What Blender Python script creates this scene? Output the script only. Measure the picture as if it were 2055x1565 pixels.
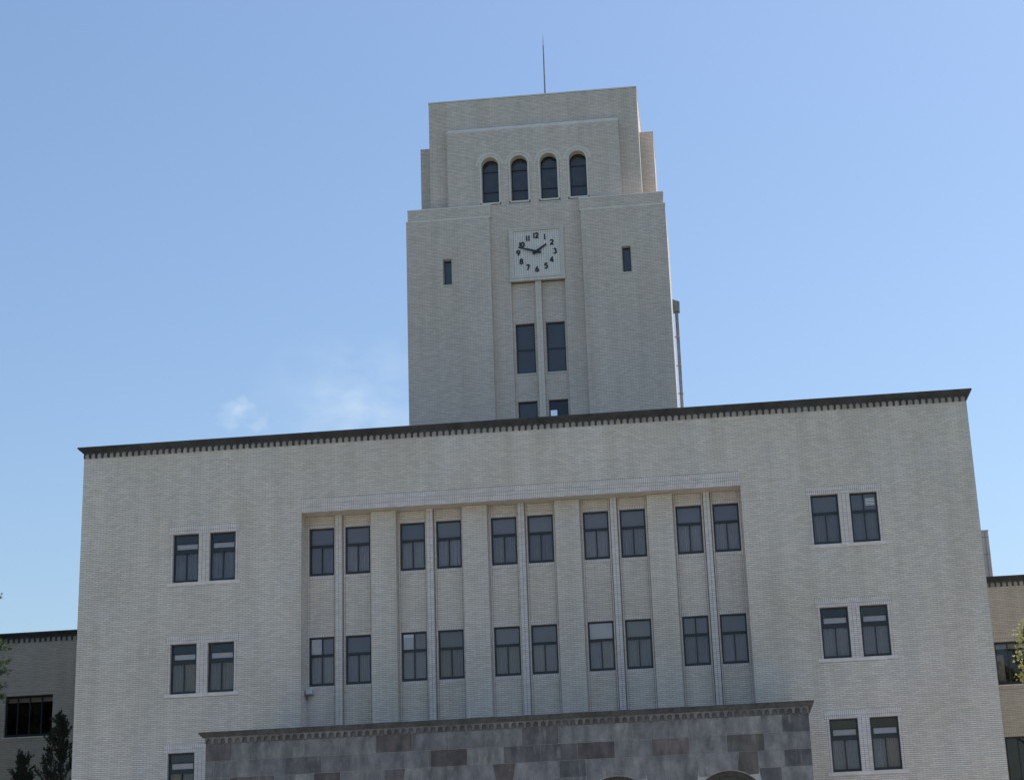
import bpy, math, random
import numpy as np
from mathutils import Vector, Matrix

random.seed(7)
rng = np.random.RandomState(7)
scene = bpy.context.scene
for o in list(bpy.data.objects):
    bpy.data.objects.remove(o, do_unlink=True)
COL = scene.collection

# ------------------------------------------------------------------ camera
cam_data = bpy.data.cameras.new('camera')
cam = bpy.data.objects.new('camera', cam_data)
COL.objects.link(cam)
RT = Vector((0.99485534, 0.09229692, -0.04176272))
UP = Vector((0.0659147, -0.27669256, 0.9586952))
FW = Vector((-0.07692918, 0.95651581, 0.2813528))
CAM = Vector((6.8019, -59.7145, 1.5981))
cam.matrix_world = Matrix(((RT.x, UP.x, -FW.x, CAM.x), (RT.y, UP.y, -FW.y, CAM.y),
                           (RT.z, UP.z, -FW.z, CAM.z), (0, 0, 0, 1)))
cam_data.sensor_fit = 'HORIZONTAL'
cam_data.sensor_width = 36.0
cam_data.lens = 3376.79 / 2055 * 36.0
cam_data.shift_x = -115.4866 / 2055
cam_data.shift_y = 59.6778 / 2055
cam_data.clip_start = 0.5
cam_data.clip_end = 8000
scene.camera = cam

# ------------------------------------------------------------------ world and sun
SUN_EL = math.radians(60)
SUN_AZ = math.radians(60)          # from +Y (behind the building) towards +X (right)
sun_dir = Vector((math.sin(SUN_AZ) * math.cos(SUN_EL), math.cos(SUN_AZ) * math.cos(SUN_EL), math.sin(SUN_EL)))
world = bpy.data.worlds.new('World')
scene.world = world
world.use_nodes = True
wn, wl = world.node_tree.nodes, world.node_tree.links
wn.clear()
w_out = wn.new('ShaderNodeOutputWorld')
w_bg = wn.new('ShaderNodeBackground')
w_bg.inputs['Strength'].default_value = 0.15
sky = wn.new('ShaderNodeTexSky')
sky.sky_type = 'NISHITA'
sky.sun_disc = False
sky.sun_elevation = SUN_EL
sky.sun_rotation = SUN_AZ
sky.altitude = 0
sky.air_density = 1.3
sky.dust_density = 1.6
sky.ozone_density = 5.0
# thin cloud wisps
geo = wn.new('ShaderNodeTexCoord')
def wnode(t, **k):
    n = wn.new(t)
    for a, b in k.items():
        setattr(n, a, b)
    return n
def wmath(op, a, b=None, c=None):
    n = wnode('ShaderNodeMath', operation=op)
    for i, v in enumerate((a, b, c)):
        if v is None:
            continue
        if isinstance(v, (int, float)):
            n.inputs[i].default_value = v
        else:
            wl.new(v, n.inputs[i])
    return n.outputs[0]
wnoise = wnode('ShaderNodeTexNoise')
wnoise.inputs['Scale'].default_value = 38
wnoise.inputs['Detail'].default_value = 5
wnoise.inputs['Roughness'].default_value = 0.55
wmap = wnode('ShaderNodeMapping')
wmap.inputs['Scale'].default_value = (1, 1, 1.7)
wl.new(geo.outputs['Generated'], wmap.inputs['Vector'])
wl.new(wmap.outputs['Vector'], wnoise.inputs['Vector'])
wwarp = wnode('ShaderNodeTexNoise')
wwarp.inputs['Scale'].default_value = 28
wwarp.inputs['Detail'].default_value = 4
wl.new(geo.outputs['Generated'], wwarp.inputs['Vector'])
wsub = wnode('ShaderNodeVectorMath', operation='SUBTRACT')
wl.new(wwarp.outputs['Color'], wsub.inputs[0])
wsub.inputs[1].default_value = (0.5, 0.5, 0.5)
wscl = wnode('ShaderNodeVectorMath', operation='SCALE')
wl.new(wsub.outputs[0], wscl.inputs[0])
wscl.inputs['Scale'].default_value = 0.055
wadd = wnode('ShaderNodeVectorMath', operation='ADD')
wl.new(geo.outputs['Generated'], wadd.inputs[0])
wl.new(wscl.outputs[0], wadd.inputs[1])
cloud = None
for d, rad, amt in (((-0.2650, 0.9200, 0.2895), 0.013, 0.95), ((-0.190, 0.9340, 0.3015), 0.033, 0.20),
                    ((-0.185, 0.9370, 0.2900), 0.040, 0.24), ((-0.225, 0.9300, 0.2860), 0.045, 0.18)):
    dn = wnode('ShaderNodeVectorMath', operation='DISTANCE')
    wl.new(wadd.outputs[0], dn.inputs[0])
    dn.inputs[1].default_value = Vector(d).normalized()
    m = wmath('DIVIDE', dn.outputs['Value'], rad)
    m = wmath('SUBTRACT', 1.0, m)
    m = wmath('MAXIMUM', m, 0.0)
    nz = wmath('MULTIPLY_ADD', wnoise.outputs['Fac'], 2.6, -0.75)
    nz = wmath('MINIMUM', wmath('MAXIMUM', nz, 0.0), 1.2)
    m = wmath('MULTIPLY', wmath('MULTIPLY', m, nz), amt)
    cloud = m if cloud is None else wmath('ADD', cloud, m)
cloud = wmath('MINIMUM', cloud, 0.8)
wmix = wnode('ShaderNodeMixRGB')
wl.new(cloud, wmix.inputs['Fac'])
wl.new(sky.outputs['Color'], wmix.inputs['Color1'])
wmix.inputs['Color2'].default_value = (5.2, 5.9, 6.5, 1)
wl.new(wmix.outputs['Color'], w_bg.inputs['Color'])
wl.new(w_bg.outputs['Background'], w_out.inputs['Surface'])

sun_data = bpy.data.lights.new('sun', 'SUN')
sun_data.energy = 5.0
sun_data.angle = math.radians(0.53)
sun_data.color = (1.0, 0.94, 0.86)
sun = bpy.data.objects.new('sun', sun_data)
COL.objects.link(sun)
sun.location = (60, 60, 80)
sun.rotation_euler = sun_dir.to_track_quat('Z', 'Y').to_euler()

# ------------------------------------------------------------------ exposure
scene.view_settings.view_transform = 'Standard'
scene.view_settings.look = 'None'
scene.view_settings.exposure = 0.08
scene.view_settings.gamma = 1.0
scene.view_settings.use_curve_mapping = False
scene.render.engine = 'CYCLES'
scene.cycles.max_bounces = 8
scene.cycles.transparent_max_bounces = 12
scene.cycles.use_denoising = True
scene.cycles.sample_clamp_indirect = 6.0

# ------------------------------------------------------------------ helpers
class MB:
    """collects quads and polygons, linked as one mesh object"""
    def __init__(self):
        self.v, self.f = [], []
    def poly(self, pts):
        n = len(self.v)
        self.v += [tuple(p) for p in pts]
        self.f.append(tuple(range(n, n + len(pts))))
    def box(self, x0, x1, y0, y1, z0, z1):
        n = len(self.v)
        self.v += [(x0, y0, z0), (x1, y0, z0), (x1, y1, z0), (x0, y1, z0), (x0, y0, z1), (x1, y0, z1), (x1, y1, z1), (x0, y1, z1)]
        for q in ((0, 3, 2, 1), (4, 5, 6, 7), (0, 1, 5, 4), (1, 2, 6, 5), (2, 3, 7, 6), (3, 0, 4, 7)):
            self.f.append(tuple(n + i for i in q))
        return self
    def prism(self, pts, y0, y1):
        """polygon in (x, z), counter-clockwise seen from the front (-Y), extruded from y0 (front) to y1"""
        n, k = len(self.v), len(pts)
        self.v += [(p[0], y0, p[1]) for p in pts] + [(p[0], y1, p[1]) for p in pts]
        self.f.append(tuple(range(n, n + k)))
        self.f.append(tuple(range(n + 2 * k - 1, n + k - 1, -1)))
        for i in range(k):
            j = (i + 1) % k
            self.f.append((n + j, n + i, n + k + i, n + k + j))
        return self
    def tube(self, pts, radii, seg=8, cap=True):
        n0 = len(self.v)
        ref = Vector((0.31, 0.77, 0.55))
        for i, p in enumerate(pts):
            p = Vector(p)
            a = Vector(pts[max(i - 1, 0)]); b = Vector(pts[min(i + 1, len(pts) - 1)])
            t = (b - a).normalized()
            s = t.cross(ref).normalized(); u = s.cross(t)
            for k in range(seg):
                an = 2 * math.pi * k / seg
                self.v.append(tuple(p + (s * math.cos(an) + u * math.sin(an)) * radii[i]))
        for i in range(len(pts) - 1):
            for k in range(seg):
                k2 = (k + 1) % seg
                self.f.append((n0 + i * seg + k, n0 + i * seg + k2, n0 + (i + 1) * seg + k2, n0 + (i + 1) * seg + k))
        if cap:
            self.f.append(tuple(n0 + k for k in range(seg)))
            self.f.append(tuple(n0 + (len(pts) - 1) * seg + k for k in reversed(range(seg))))
        return self
    def mesh(self, name):
        me = bpy.data.meshes.new(name)
        me.from_pydata(self.v, [], self.f)
        me.update()
        return me
    def build(self, name, mat, parent=None, smooth=False):
        me = self.mesh(name)
        me.materials.append(mat)
        if smooth:
            me.polygons.foreach_set('use_smooth', [True] * len(me.polygons))
        return link(name, me, parent)

def link(name, data, parent=None):
    o = bpy.data.objects.new(name, data)
    COL.objects.link(o)
    if parent is not None:
        o.parent = parent
        o.matrix_parent_inverse = Matrix.Translation(-pos(parent))
    return o
def pos(o):
    return ROOTLOC.get(o.name, Vector((0, 0, 0))) if o.parent is None else Vector((0, 0, 0))
ROOTLOC = {}
def thing(name, label, cat, loc, group=None):
    o = bpy.data.objects.new(name, None)
    o.empty_display_size = 0.5
    COL.objects.link(o)
    o.location = loc
    ROOTLOC[o.name] = Vector(loc)
    tag(o, label, cat, group)
    return o
def tag(o, label, cat, group=None, kind=None):
    o['label'] = label
    if cat:
        o['category'] = cat
    if group:
        o['group'] = group
    if kind:
        o['kind'] = kind
    return o

def cells(x0, x1, z0, z1, holes):
    """rectangles that cover the wall outside the holes"""
    zs = sorted({z0, z1, *[min(max(h[2], z0), z1) for h in holes], *[min(max(h[3], z0), z1) for h in holes]})
    out = []
    for a, b in zip(zs[:-1], zs[1:]):
        if b - a < 1e-5:
            continue
        mid = (a + b) / 2
        cuts = sorted((max(h[0], x0), min(h[1], x1)) for h in holes if h[2] < mid < h[3] and h[1] > x0 and h[0] < x1)
        x = x0
        for c0, c1 in cuts:
            if c0 > x + 1e-5:
                out.append((x, c0, a, b))
            x = max(x, c1)
        if x < x1 - 1e-5:
            out.append((x, x1, a, b))
    return out

def front_wall(mb, x0, x1, z0, z1, y, holes=(), depth=0.3, reveal=True):
    for a, b, c, d in cells(x0, x1, z0, z1, holes):
        mb.poly([(a, y, c), (b, y, c), (b, y, d), (a, y, d)])
    if reveal:
        for a, b, c, d in holes:
            e = y + depth
            mb.poly([(a, y, c), (a, y, d), (a, e, d), (a, e, c)])
            mb.poly([(b, y, d), (b, y, c), (b, e, c), (b, e, d)])
            mb.poly([(a, y, d), (b, y, d), (b, e, d), (a, e, d)])
            mb.poly([(b, y, c), (a, y, c), (a, e, c), (b, e, c)])

BW, BH, JT, JV = 0.237, 0.07, 0.012, 0.007
def brick_rects(x0, x1, z0, z1, holes=(), circles=()):
    """running bond on the world grid, clipped to the wall and its openings"""
    out = []
    k0, k1 = int(math.floor(z0 / BH)), int(math.ceil(z1 / BH))
    for k in range(k0, k1):
        a, b = max(k * BH + JT / 2, z0), min((k + 1) * BH - JT / 2, z1)
        if b - a < 0.015:
            continue
        hs = [h for h in holes if h[2] < b and h[3] > a]
        off = 0.5 * (k % 2)
        i0, i1 = int(math.floor(x0 / BW - off)) - 1, int(math.ceil(x1 / BW - off)) + 1
        for i in range(i0, i1):
            c, d = max((i + off) * BW + JV / 2, x0), min((i + 1 + off) * BW - JV / 2, x1)
            if d - c < 0.06:
                continue
            if c - x0 < 0.07:
                c = x0
            if x1 - d < 0.07:
                d = x1
            parts = [(c, d, a, b)]
            for h in hs:
                if h[0] >= d or h[1] <= c:
                    continue
                new = []
                for (p, q, r, s) in parts:
                    if h[0] >= q or h[1] <= p:
                        new.append((p, q, r, s)); continue
                    if h[0] - p > 0.02:
                        new.append((p, h[0] - 0.004, r, s))
                    if q - h[1] > 0.02:
                        new.append((h[1] + 0.004, q, r, s))
                    m0, m1 = max(p, h[0]), min(q, h[1])
                    if m1 - m0 > 0.02:
                        if h[2] - r > 0.015:
                            new.append((m0, m1, r, h[2] - 0.004))
                        if s - h[3] > 0.015:
                            new.append((m0, m1, h[3] + 0.004, s))
                parts = new
            for q in parts:
                cx, cz = (q[0] + q[1]) / 2, (q[2] + q[3]) / 2
                if any((cx - e[0]) ** 2 + (cz - e[1]) ** 2 < e[2] ** 2 and cz > e[1] - 0.05 for e in circles):
                    continue
                out.append(q)
    return out
def tile_rects(x0, x1, z0, z1, tw, rows):
    """stacked tiles: rows = list of row heights from the bottom (scaled to fit)"""
    out = []
    n = max(1, int(round((x1 - x0) / tw)))
    tw = (x1 - x0) / n
    sc = (z1 - z0) / sum(rows)
    z = z0
    for h in rows:
        h *= sc
        for i in range(n):
            out.append((x0 + i * tw + 0.0055, x0 + (i + 1) * tw - 0.0055, z + 0.005, z + h - 0.005))
        z += h
    return out
def slabs_mesh(name, rects, y, proud, mat):
    """many small slabs (front and four sides) as one mesh; rects may carry their own y"""
    n = len(rects)
    r = np.array([q[:4] for q in rects], dtype=np.float64)
    yy = np.array([q[4] if len(q) > 4 else y for q in rects])
    v = np.zeros((n, 8, 3))
    for i, (a, c) in enumerate(((0, 2), (1, 2), (1, 3), (0, 3))):
        v[:, i, 0] = r[:, a]; v[:, i, 2] = r[:, c]; v[:, i, 1] = yy - proud
        v[:, i + 4, 0] = r[:, a]; v[:, i + 4, 2] = r[:, c]; v[:, i + 4, 1] = yy + 0.002
    q = np.array([(0, 1, 2, 3), (1, 0, 4, 5), (2, 1, 5, 6), (3, 2, 6, 7), (0, 3, 7, 4)])
    f = (np.arange(n)[:, None, None] * 8 + q[None]).reshape(-1)
    me = bpy.data.meshes.new(name)
    me.vertices.add(n * 8)
    me.vertices.foreach_set('co', v.reshape(-1))
    me.loops.add(n * 20)
    me.loops.foreach_set('vertex_index', f.astype(np.int32))
    me.polygons.add(n * 5)
    me.polygons.foreach_set('loop_start', np.arange(0, n * 20, 4, dtype=np.int32))
    me.polygons.foreach_set('loop_total', np.full(n * 5, 4, dtype=np.int32))
    me.polygons.foreach_set('use_smooth', np.zeros(n * 5, dtype=bool))
    me.update(calc_edges=True)
    me.validate()
    me.materials.append(mat)
    return me

def scr(p):
    d = Vector(p) - CAM
    z = d.dot(FW)
    return (0.5 + (115.4866 + 3376.79 * d.dot(RT) / z) / 2055, 0.5 + (59.6778 - 3376.79 * d.dot(UP) / z) / 1565)
def in_view(p):
    a, b = scr(p)
    return 0.0 < a < 1.0 and 0.0 < b < 1.0

def brick_field(rects, y, part, mat, singles=0, prefer=None, proud=0.008):
    """bricks of a wall: the largest ones in the picture are objects, the rest one joined part"""
    rects = [q if len(q) > 4 else (*q, y) for q in rects]
    one = []
    if singles:
        full = [i for i, q in enumerate(rects) if BW - 0.010 < q[1] - q[0] < BW and q[3] - q[2] > BH - 0.015
                and in_view(((q[0] + q[1]) / 2, q[4], q[2])) and (prefer is None or prefer(q))]
        full.sort(key=lambda i: (Vector((rects[i][0], rects[i][4], rects[i][2])) - CAM).length)
        one = full[:singles]
        me = slabs_mesh('brick', [(-(BW - JV) / 2, (BW - JV) / 2, -(BH - JT) / 2, (BH - JT) / 2)], 0.0, proud, mat)
        for i in one:
            q = rects[i]
            o = link('brick', me, part)
            o.location = ((q[0] + q[1]) / 2, q[4], (q[2] + q[3]) / 2)
    s = set(one)
    me = slabs_mesh('bricks', [q for i, q in enumerate(rects) if i not in s], y, proud, mat)
    o = link('brickwork', me, part)
    o['kind'] = 'stuff'
    return o

# ------------------------------------------------------------------ materials
def new_mat(name):
    m = bpy.data.materials.new(name)
    m.use_nodes = True
    nt = m.node_tree
    b = nt.nodes['Principled BSDF']
    return m, nt, b
class NT:
    def __init__(self, nt):
        self.nt = nt
        self._pos = None
    def node(self, t, **k):
        n = self.nt.nodes.new(t)
        for a, b in k.items():
            setattr(n, a, b)
        return n
    def ln(self, a, b):
        self.nt.links.new(a, b)
    def pos(self):
        if self._pos is None:
            self._pos = self.node('ShaderNodeNewGeometry').outputs['Position']
        return self._pos
    def math(self, op, a, b=None, c=None):
        n = self.node('ShaderNodeMath', operation=op)
        for i, v in enumerate((a, b, c)):
            if v is None:
                continue
            if isinstance(v, (int, float)):
                n.inputs[i].default_value = v
            else:
                self.ln(v, n.inputs[i])
        return n.outputs[0]
    def noise(self, scale, detail=3, rough=0.55, stretch=(1, 1, 1), w=None):
        mp = self.node('ShaderNodeMapping')
        mp.inputs['Scale'].default_value = stretch
        if w:
            mp.inputs['Location'].default_value = (w, w * 1.7, w * 0.6)
        self.ln(self.pos(), mp.inputs['Vector'])
        n = self.node('ShaderNodeTexNoise')
        n.inputs['Scale'].default_value = scale
        n.inputs['Detail'].default_value = detail
        n.inputs['Roughness'].default_value = rough
        self.ln(mp.outputs['Vector'], n.inputs['Vector'])
        return n.outputs['Fac']
    def ramp(self, fac, a, b, ca, cb):
        r = self.node('ShaderNodeValToRGB')
        r.color_ramp.elements[0].position = a
        r.color_ramp.elements[1].position = b
        r.color_ramp.elements[0].color = (*ca, 1) if len(ca) == 3 else ca
        r.color_ramp.elements[1].color = (*cb, 1) if len(cb) == 3 else cb
        self.ln(fac, r.inputs['Fac'])
        return r.outputs['Color']
    def mix(self, fac, a, b, mode='MIX'):
        n = self.node('ShaderNodeMixRGB', blend_type=mode)
        for i, v in zip(('Fac', 'Color1', 'Color2'), (fac, a, b)):
            if isinstance(v, (int, float)):
                n.inputs[i].default_value = v
            elif isinstance(v, tuple):
                n.inputs[i].default_value = (*v, 1)
            else:
                self.ln(v, n.inputs[i])
        return n.outputs['Color']
    def bump(self, h, strength, dist, bsdf):
        b = self.node('ShaderNodeBump')
        b.inputs['Strength'].default_value = strength
        b.inputs['Distance'].default_value = dist
        self.ln(h, b.inputs['Height'])
        self.ln(b.outputs['Normal'], bsdf.inputs['Normal'])

def weathered(n, base, warm, cool, amount=1.0):
    """large patches of warm and cool dirt, rain streaks from the top"""
    big = n.noise(0.23, 4, 0.6)
    c = n.mix(n.math('MULTIPLY', n.math('SUBTRACT', big, 0.36), 2.2 * amount), base, warm)
    mid = n.noise(0.55, 4, 0.6, w=31.0)
    f = n.node('ShaderNodeClamp')
    n.ln(n.math('MULTIPLY', n.math('SUBTRACT', mid, 0.48), 2.6 * amount), f.inputs['Value'])
    c = n.mix(f.outputs[0], c, cool)
    st = n.noise(1.0, 5, 0.65, stretch=(1.6, 1.6, 0.11), w=7.0)
    s = n.ramp(st, 0.40, 0.70, (1.03, 1.03, 1.035), (0.855, 0.85, 0.83))
    return n.mix(0.75 * amount, c, s, 'MULTIPLY')

def mat_brick(name, base, warm, cool, var=0.085, dirt=1.0):
    """glazed facing brick: each brick a little lighter or darker than the next"""
    m, nt, b = new_mat(name)
    n = NT(nt)
    sx = n.node('ShaderNodeSeparateXYZ')
    n.ln(n.pos(), sx.inputs[0])
    row = n.math('FLOOR', n.math('DIVIDE', sx.outputs['Z'], BH))
    odd = n.math('MULTIPLY', n.math('FLOORED_MODULO', row, 2.0), 0.5)
    colm = n.math('FLOOR', n.math('SUBTRACT', n.math('DIVIDE', sx.outputs['X'], BW), odd))
    cb = n.node('ShaderNodeCombineXYZ')
    n.ln(colm, cb.inputs[0]); n.ln(row, cb.inputs[1])
    wnz = n.node('ShaderNodeTexWhiteNoise', noise_dimensions='2D')
    n.ln(cb.outputs[0], wnz.inputs['Vector'])
    c = weathered(n, base, warm, cool, dirt)
    v = n.ramp(wnz.outputs['Value'], 0.0, 1.0, (1 - var,) * 3, (1 + var, 1 + var * 0.97, 1 + var * 0.92))
    c = n.mix(1.0, c, v, 'MULTIPLY')
    n.ln(c, b.inputs['Base Color'])
    b.inputs['Roughness'].default_value = 0.55
    b.inputs['Specular IOR Level'].default_value = 0.35
    n.bump(n.noise(60, 2), 0.25, 0.004, b)
    return m

def mat_tex_brick(name, base, mortar, warm, cool, dirt=1.0):
    """brick walls whose single bricks are too small or turned away: drawn courses with recessed joints"""
    m, nt, b = new_mat(name)
    n = NT(nt)
    g = n.node('ShaderNodeNewGeometry')
    sp = n.node('ShaderNodeSeparateXYZ'); n.ln(g.outputs['Position'], sp.inputs[0])
    sn = n.node('ShaderNodeSeparateXYZ'); n.ln(g.outputs['Normal'], sn.inputs[0])
    side = n.math('GREATER_THAN', n.math('ABSOLUTE', sn.outputs['X']), 0.6)
    flat = n.math('GREATER_THAN', n.math('ABSOLUTE', sn.outputs['Z']), 0.6)
    u = n.math('ADD', n.math('MULTIPLY', sp.outputs['X'], n.math('SUBTRACT', 1.0, side)), n.math('MULTIPLY', sp.outputs['Y'], side))
    v = n.math('ADD', n.math('MULTIPLY', sp.outputs['Z'], n.math('SUBTRACT', 1.0, flat)), n.math('MULTIPLY', sp.outputs['Y'], flat))
    cb = n.node('ShaderNodeCombineXYZ'); n.ln(u, cb.inputs[0]); n.ln(v, cb.inputs[1])
    br = n.node('ShaderNodeTexBrick')
    n.ln(cb.outputs[0], br.inputs['Vector'])
    br.inputs['Scale'].default_value = 1.0
    br.inputs['Brick Width'].default_value = BW
    br.inputs['Row Height'].default_value = BH
    br.inputs['Mortar Size'].default_value = 0.005
    br.inputs['Mortar Smooth'].default_value = 0.1
    br.inputs['Color1'].default_value = (1.1, 1.1, 1.1, 1)
    br.inputs['Color2'].default_value = (0.9, 0.9, 0.9, 1)
    br.inputs['Mortar'].default_value = (mortar, mortar, mortar, 1)
    c = weathered(n, base, warm, cool, dirt)
    c = n.mix(1.0, c, br.outputs['Color'], 'MULTIPLY')
    n.ln(c, b.inputs['Base Color'])
    b.inputs['Roughness'].default_value = 0.6
    n.bump(n.math('SUBTRACT', 1.0, br.outputs['Fac']), 0.5, 0.006, b)
    return m

def mat_plain(name, base, rough=0.6, var=0.12, scale=3.0, metallic=0.0, streak=0.0, bump=0.0):
    m, nt, b = new_mat(name)
    n = NT(nt)
    f = n.noise(scale, 5, 0.6)
    c = n.ramp(f, 0.3, 0.7, tuple(v * (1 - var) for v in base), tuple(v * (1 + var) for v in base))
    if streak:
        st = n.noise(2.2, 5, 0.65, stretch=(2.2, 2.2, 0.18), w=3.0)
        c = n.mix(1.0, c, n.ramp(st, 0.35, 0.68, (1 + streak * 0.3,) * 3, (1 - streak,) * 3), 'MULTIPLY')
    n.ln(c, b.inputs['Base Color'])
    b.inputs['Roughness'].default_value = rough
    b.inputs['Metallic'].default_value = metallic
    if bump:
        n.bump(n.noise(scale * 12, 4), bump, 0.01, b)
    return m

CREAM, WARM, COOL = (0.71, 0.62, 0.545), (0.625, 0.53, 0.44), (0.655, 0.60, 0.57)
M_BRICK = mat_brick('glazed_brick', CREAM, WARM, COOL)
M_TRIM = mat_brick('trim_tile', (0.70, 0.62, 0.585), (0.645, 0.56, 0.51), (0.655, 0.595, 0.575), 0.10, 0.7)
M_MORTAR = mat_plain('mortar', (0.19, 0.175, 0.165), 0.9, 0.15, 2.0)
M_BRICK_TEX = mat_tex_brick('brick_courses', CREAM, 0.6, WARM, COOL)
M_TBRICK = mat_brick('tower_brick', (0.71, 0.615, 0.545), (0.665, 0.565, 0.49), (0.675, 0.60, 0.56))
M_TBRICK_TEX = mat_tex_brick('tower_brick_courses', (0.71, 0.615, 0.545), 0.6, (0.665, 0.565, 0.49), (0.675, 0.60, 0.56))
M_TTRIM = mat_brick('tower_trim', (0.715, 0.645, 0.575), (0.68, 0.60, 0.53), (0.68, 0.625, 0.575), 0.05, 0.6)
M_TAN = mat_brick('wing_brick', (0.56, 0.47, 0.385), (0.50, 0.41, 0.32), (0.49, 0.44, 0.38))
M_TAN_TEX = mat_tex_brick('wing_brick_courses', (0.56, 0.47, 0.385), 0.5, (0.50, 0.41, 0.32), (0.49, 0.44, 0.38))
M_CORNICE = mat_plain('dark_cornice_stone', (0.054, 0.050, 0.051), 0.75, 0.35, 1.5, streak=0.35, bump=0.15)
M_GRIME_SHADE = mat_plain('grimy_shaded_plaster', (0.43, 0.385, 0.345), 0.85, 0.2, 1.2, streak=0.25)  # grimy plaster, its tone also darkened for the shade in the cornice niches
M_PCORNICE = mat_plain('porch_cornice_stone', (0.062, 0.061, 0.058), 0.8, 0.3, 1.5, streak=0.4, bump=0.15)
M_FRAME = mat_plain('window_frame', (0.022, 0.024, 0.03), 0.45, 0.15, 6.0)
M_ROOF = mat_plain('roof_deck', (0.42, 0.41, 0.40), 0.9, 0.15, 0.8)
M_DARK = mat_plain('room_dark', (0.03, 0.03, 0.033), 0.9, 0.1, 1.0)
M_METAL = mat_plain('grey_metal', (0.20, 0.21, 0.23), 0.5, 0.15, 5.0, metallic=0.3)
M_PIPE = mat_plain('painted_pipe', (0.36, 0.33, 0.34), 0.5, 0.2, 4.0)
M_HOPPER = mat_plain('verdigris_hopper', (0.17, 0.21, 0.22), 0.6, 0.2, 5.0)
M_BLACK = mat_plain('clock_black', (0.018, 0.018, 0.022), 0.5, 0.1, 8.0)
M_CLOCK = mat_plain('clock_tile', (0.77, 0.71, 0.66), 0.4, 0.05, 4.0, streak=0.06)
M_CFRAME = mat_plain('clock_frame_stone', (0.66, 0.60, 0.55), 0.6, 0.06, 3.0, streak=0.1)
M_CJOINT = mat_plain('clock_joint', (0.20, 0.20, 0.21), 0.8, 0.05, 3.0)
M_PALE = mat_plain('pale_blind_and_reflection', (0.82, 0.82, 0.82), 0.8, 0.06, 4.0)  # blinds and vent slats; also the sky reflection painted in the strip sashes
M_CURT = [mat_plain('curtain_grey', (0.40, 0.385, 0.395), 0.9, 0.06, 3.0),
          mat_plain('curtain_cool', (0.31, 0.315, 0.325), 0.9, 0.06, 3.0),
          mat_plain('curtain_warm', (0.31, 0.285, 0.24), 0.9, 0.06, 3.0),
          mat_plain('curtain_pale', (0.50, 0.475, 0.475), 0.9, 0.06, 3.0),
          mat_plain('curtain_deep', (0.32, 0.305, 0.32), 0.9, 0.06, 3.0)]
M_BLIND = [mat_plain('roller_blind_grey', (0.30, 0.29, 0.30), 0.85, 0.04, 3.0),
           mat_plain('roller_blind_dark', (0.22, 0.22, 0.24), 0.85, 0.04, 3.0),
           mat_plain('roller_blind_mid', (0.36, 0.345, 0.35), 0.85, 0.04, 3.0)]
M_TBLIND = mat_plain('tower_blind', (0.21, 0.205, 0.215), 0.85, 0.05, 2.0)
M_CONC = mat_plain('tan_concrete', (0.58, 0.51, 0.43), 0.85, 0.12, 0.9, streak=0.12)
M_BOX = mat_plain('white_box', (0.55, 0.55, 0.55), 0.5, 0.05, 6.0)
M_WOOD = mat_plain('dark_door_wood', (0.055, 0.055, 0.048), 0.6, 0.25, 4.0)

def mat_glass(name, tint, rough=0.02):
    m, nt, b = new_mat(name)
    nt.nodes.remove(b)
    n = NT(nt)
    out = nt.nodes['Material Output']
    tr = n.node('ShaderNodeBsdfTransparent'); tr.inputs['Color'].default_value = (*tint, 1)
    gl = n.node('ShaderNodeBsdfGlossy'); gl.inputs['Roughness'].default_value = rough
    gl.inputs['Color'].default_value = (1, 1, 1, 1)
    fr = n.node('ShaderNodeFresnel'); fr.inputs['IOR'].default_value = 1.45
    bp = n.node('ShaderNodeBump'); bp.inputs['Strength'].default_value = 0.06; bp.inputs['Distance'].default_value = 0.02
    n.ln(n.noise(2.0, 2), bp.inputs['Height'])
    n.ln(bp.outputs['Normal'], gl.inputs['Normal'])
    mx = n.node('ShaderNodeMixShader')
    n.ln(fr.outputs[0], mx.inputs[0]); n.ln(tr.outputs[0], mx.inputs[1]); n.ln(gl.outputs[0], mx.inputs[2])
    n.ln(mx.outputs[0], out.inputs['Surface'])
    return m
M_GLASS = mat_glass('window_glass', (0.86, 0.85, 0.87))
M_SMOKE = mat_glass('tower_glass', (0.80, 0.80, 0.82))

# ------------------------------------------------------------------ windows
def curtain_mesh(x0, x1, z0, z1, y, folds, amp=0.02):
    mb = MB()
    n = max(8, int((x1 - x0) * folds))
    ph = random.random() * 6
    for i in range(n):
        a, b = x0 + (x1 - x0) * i / n, x0 + (x1 - x0) * (i + 1) / n
        ya = y + amp * math.sin(i * 2.1 + ph) + amp * 0.6 * math.sin(i * 0.83 + ph)
        yb = y + amp * math.sin((i + 1) * 2.1 + ph) + amp * 0.6 * math.sin((i + 1) * 0.83 + ph)
        mb.poly([(a, ya, z0), (b, yb, z0), (b, yb, z1), (a, ya, z1)])
    return mb

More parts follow.
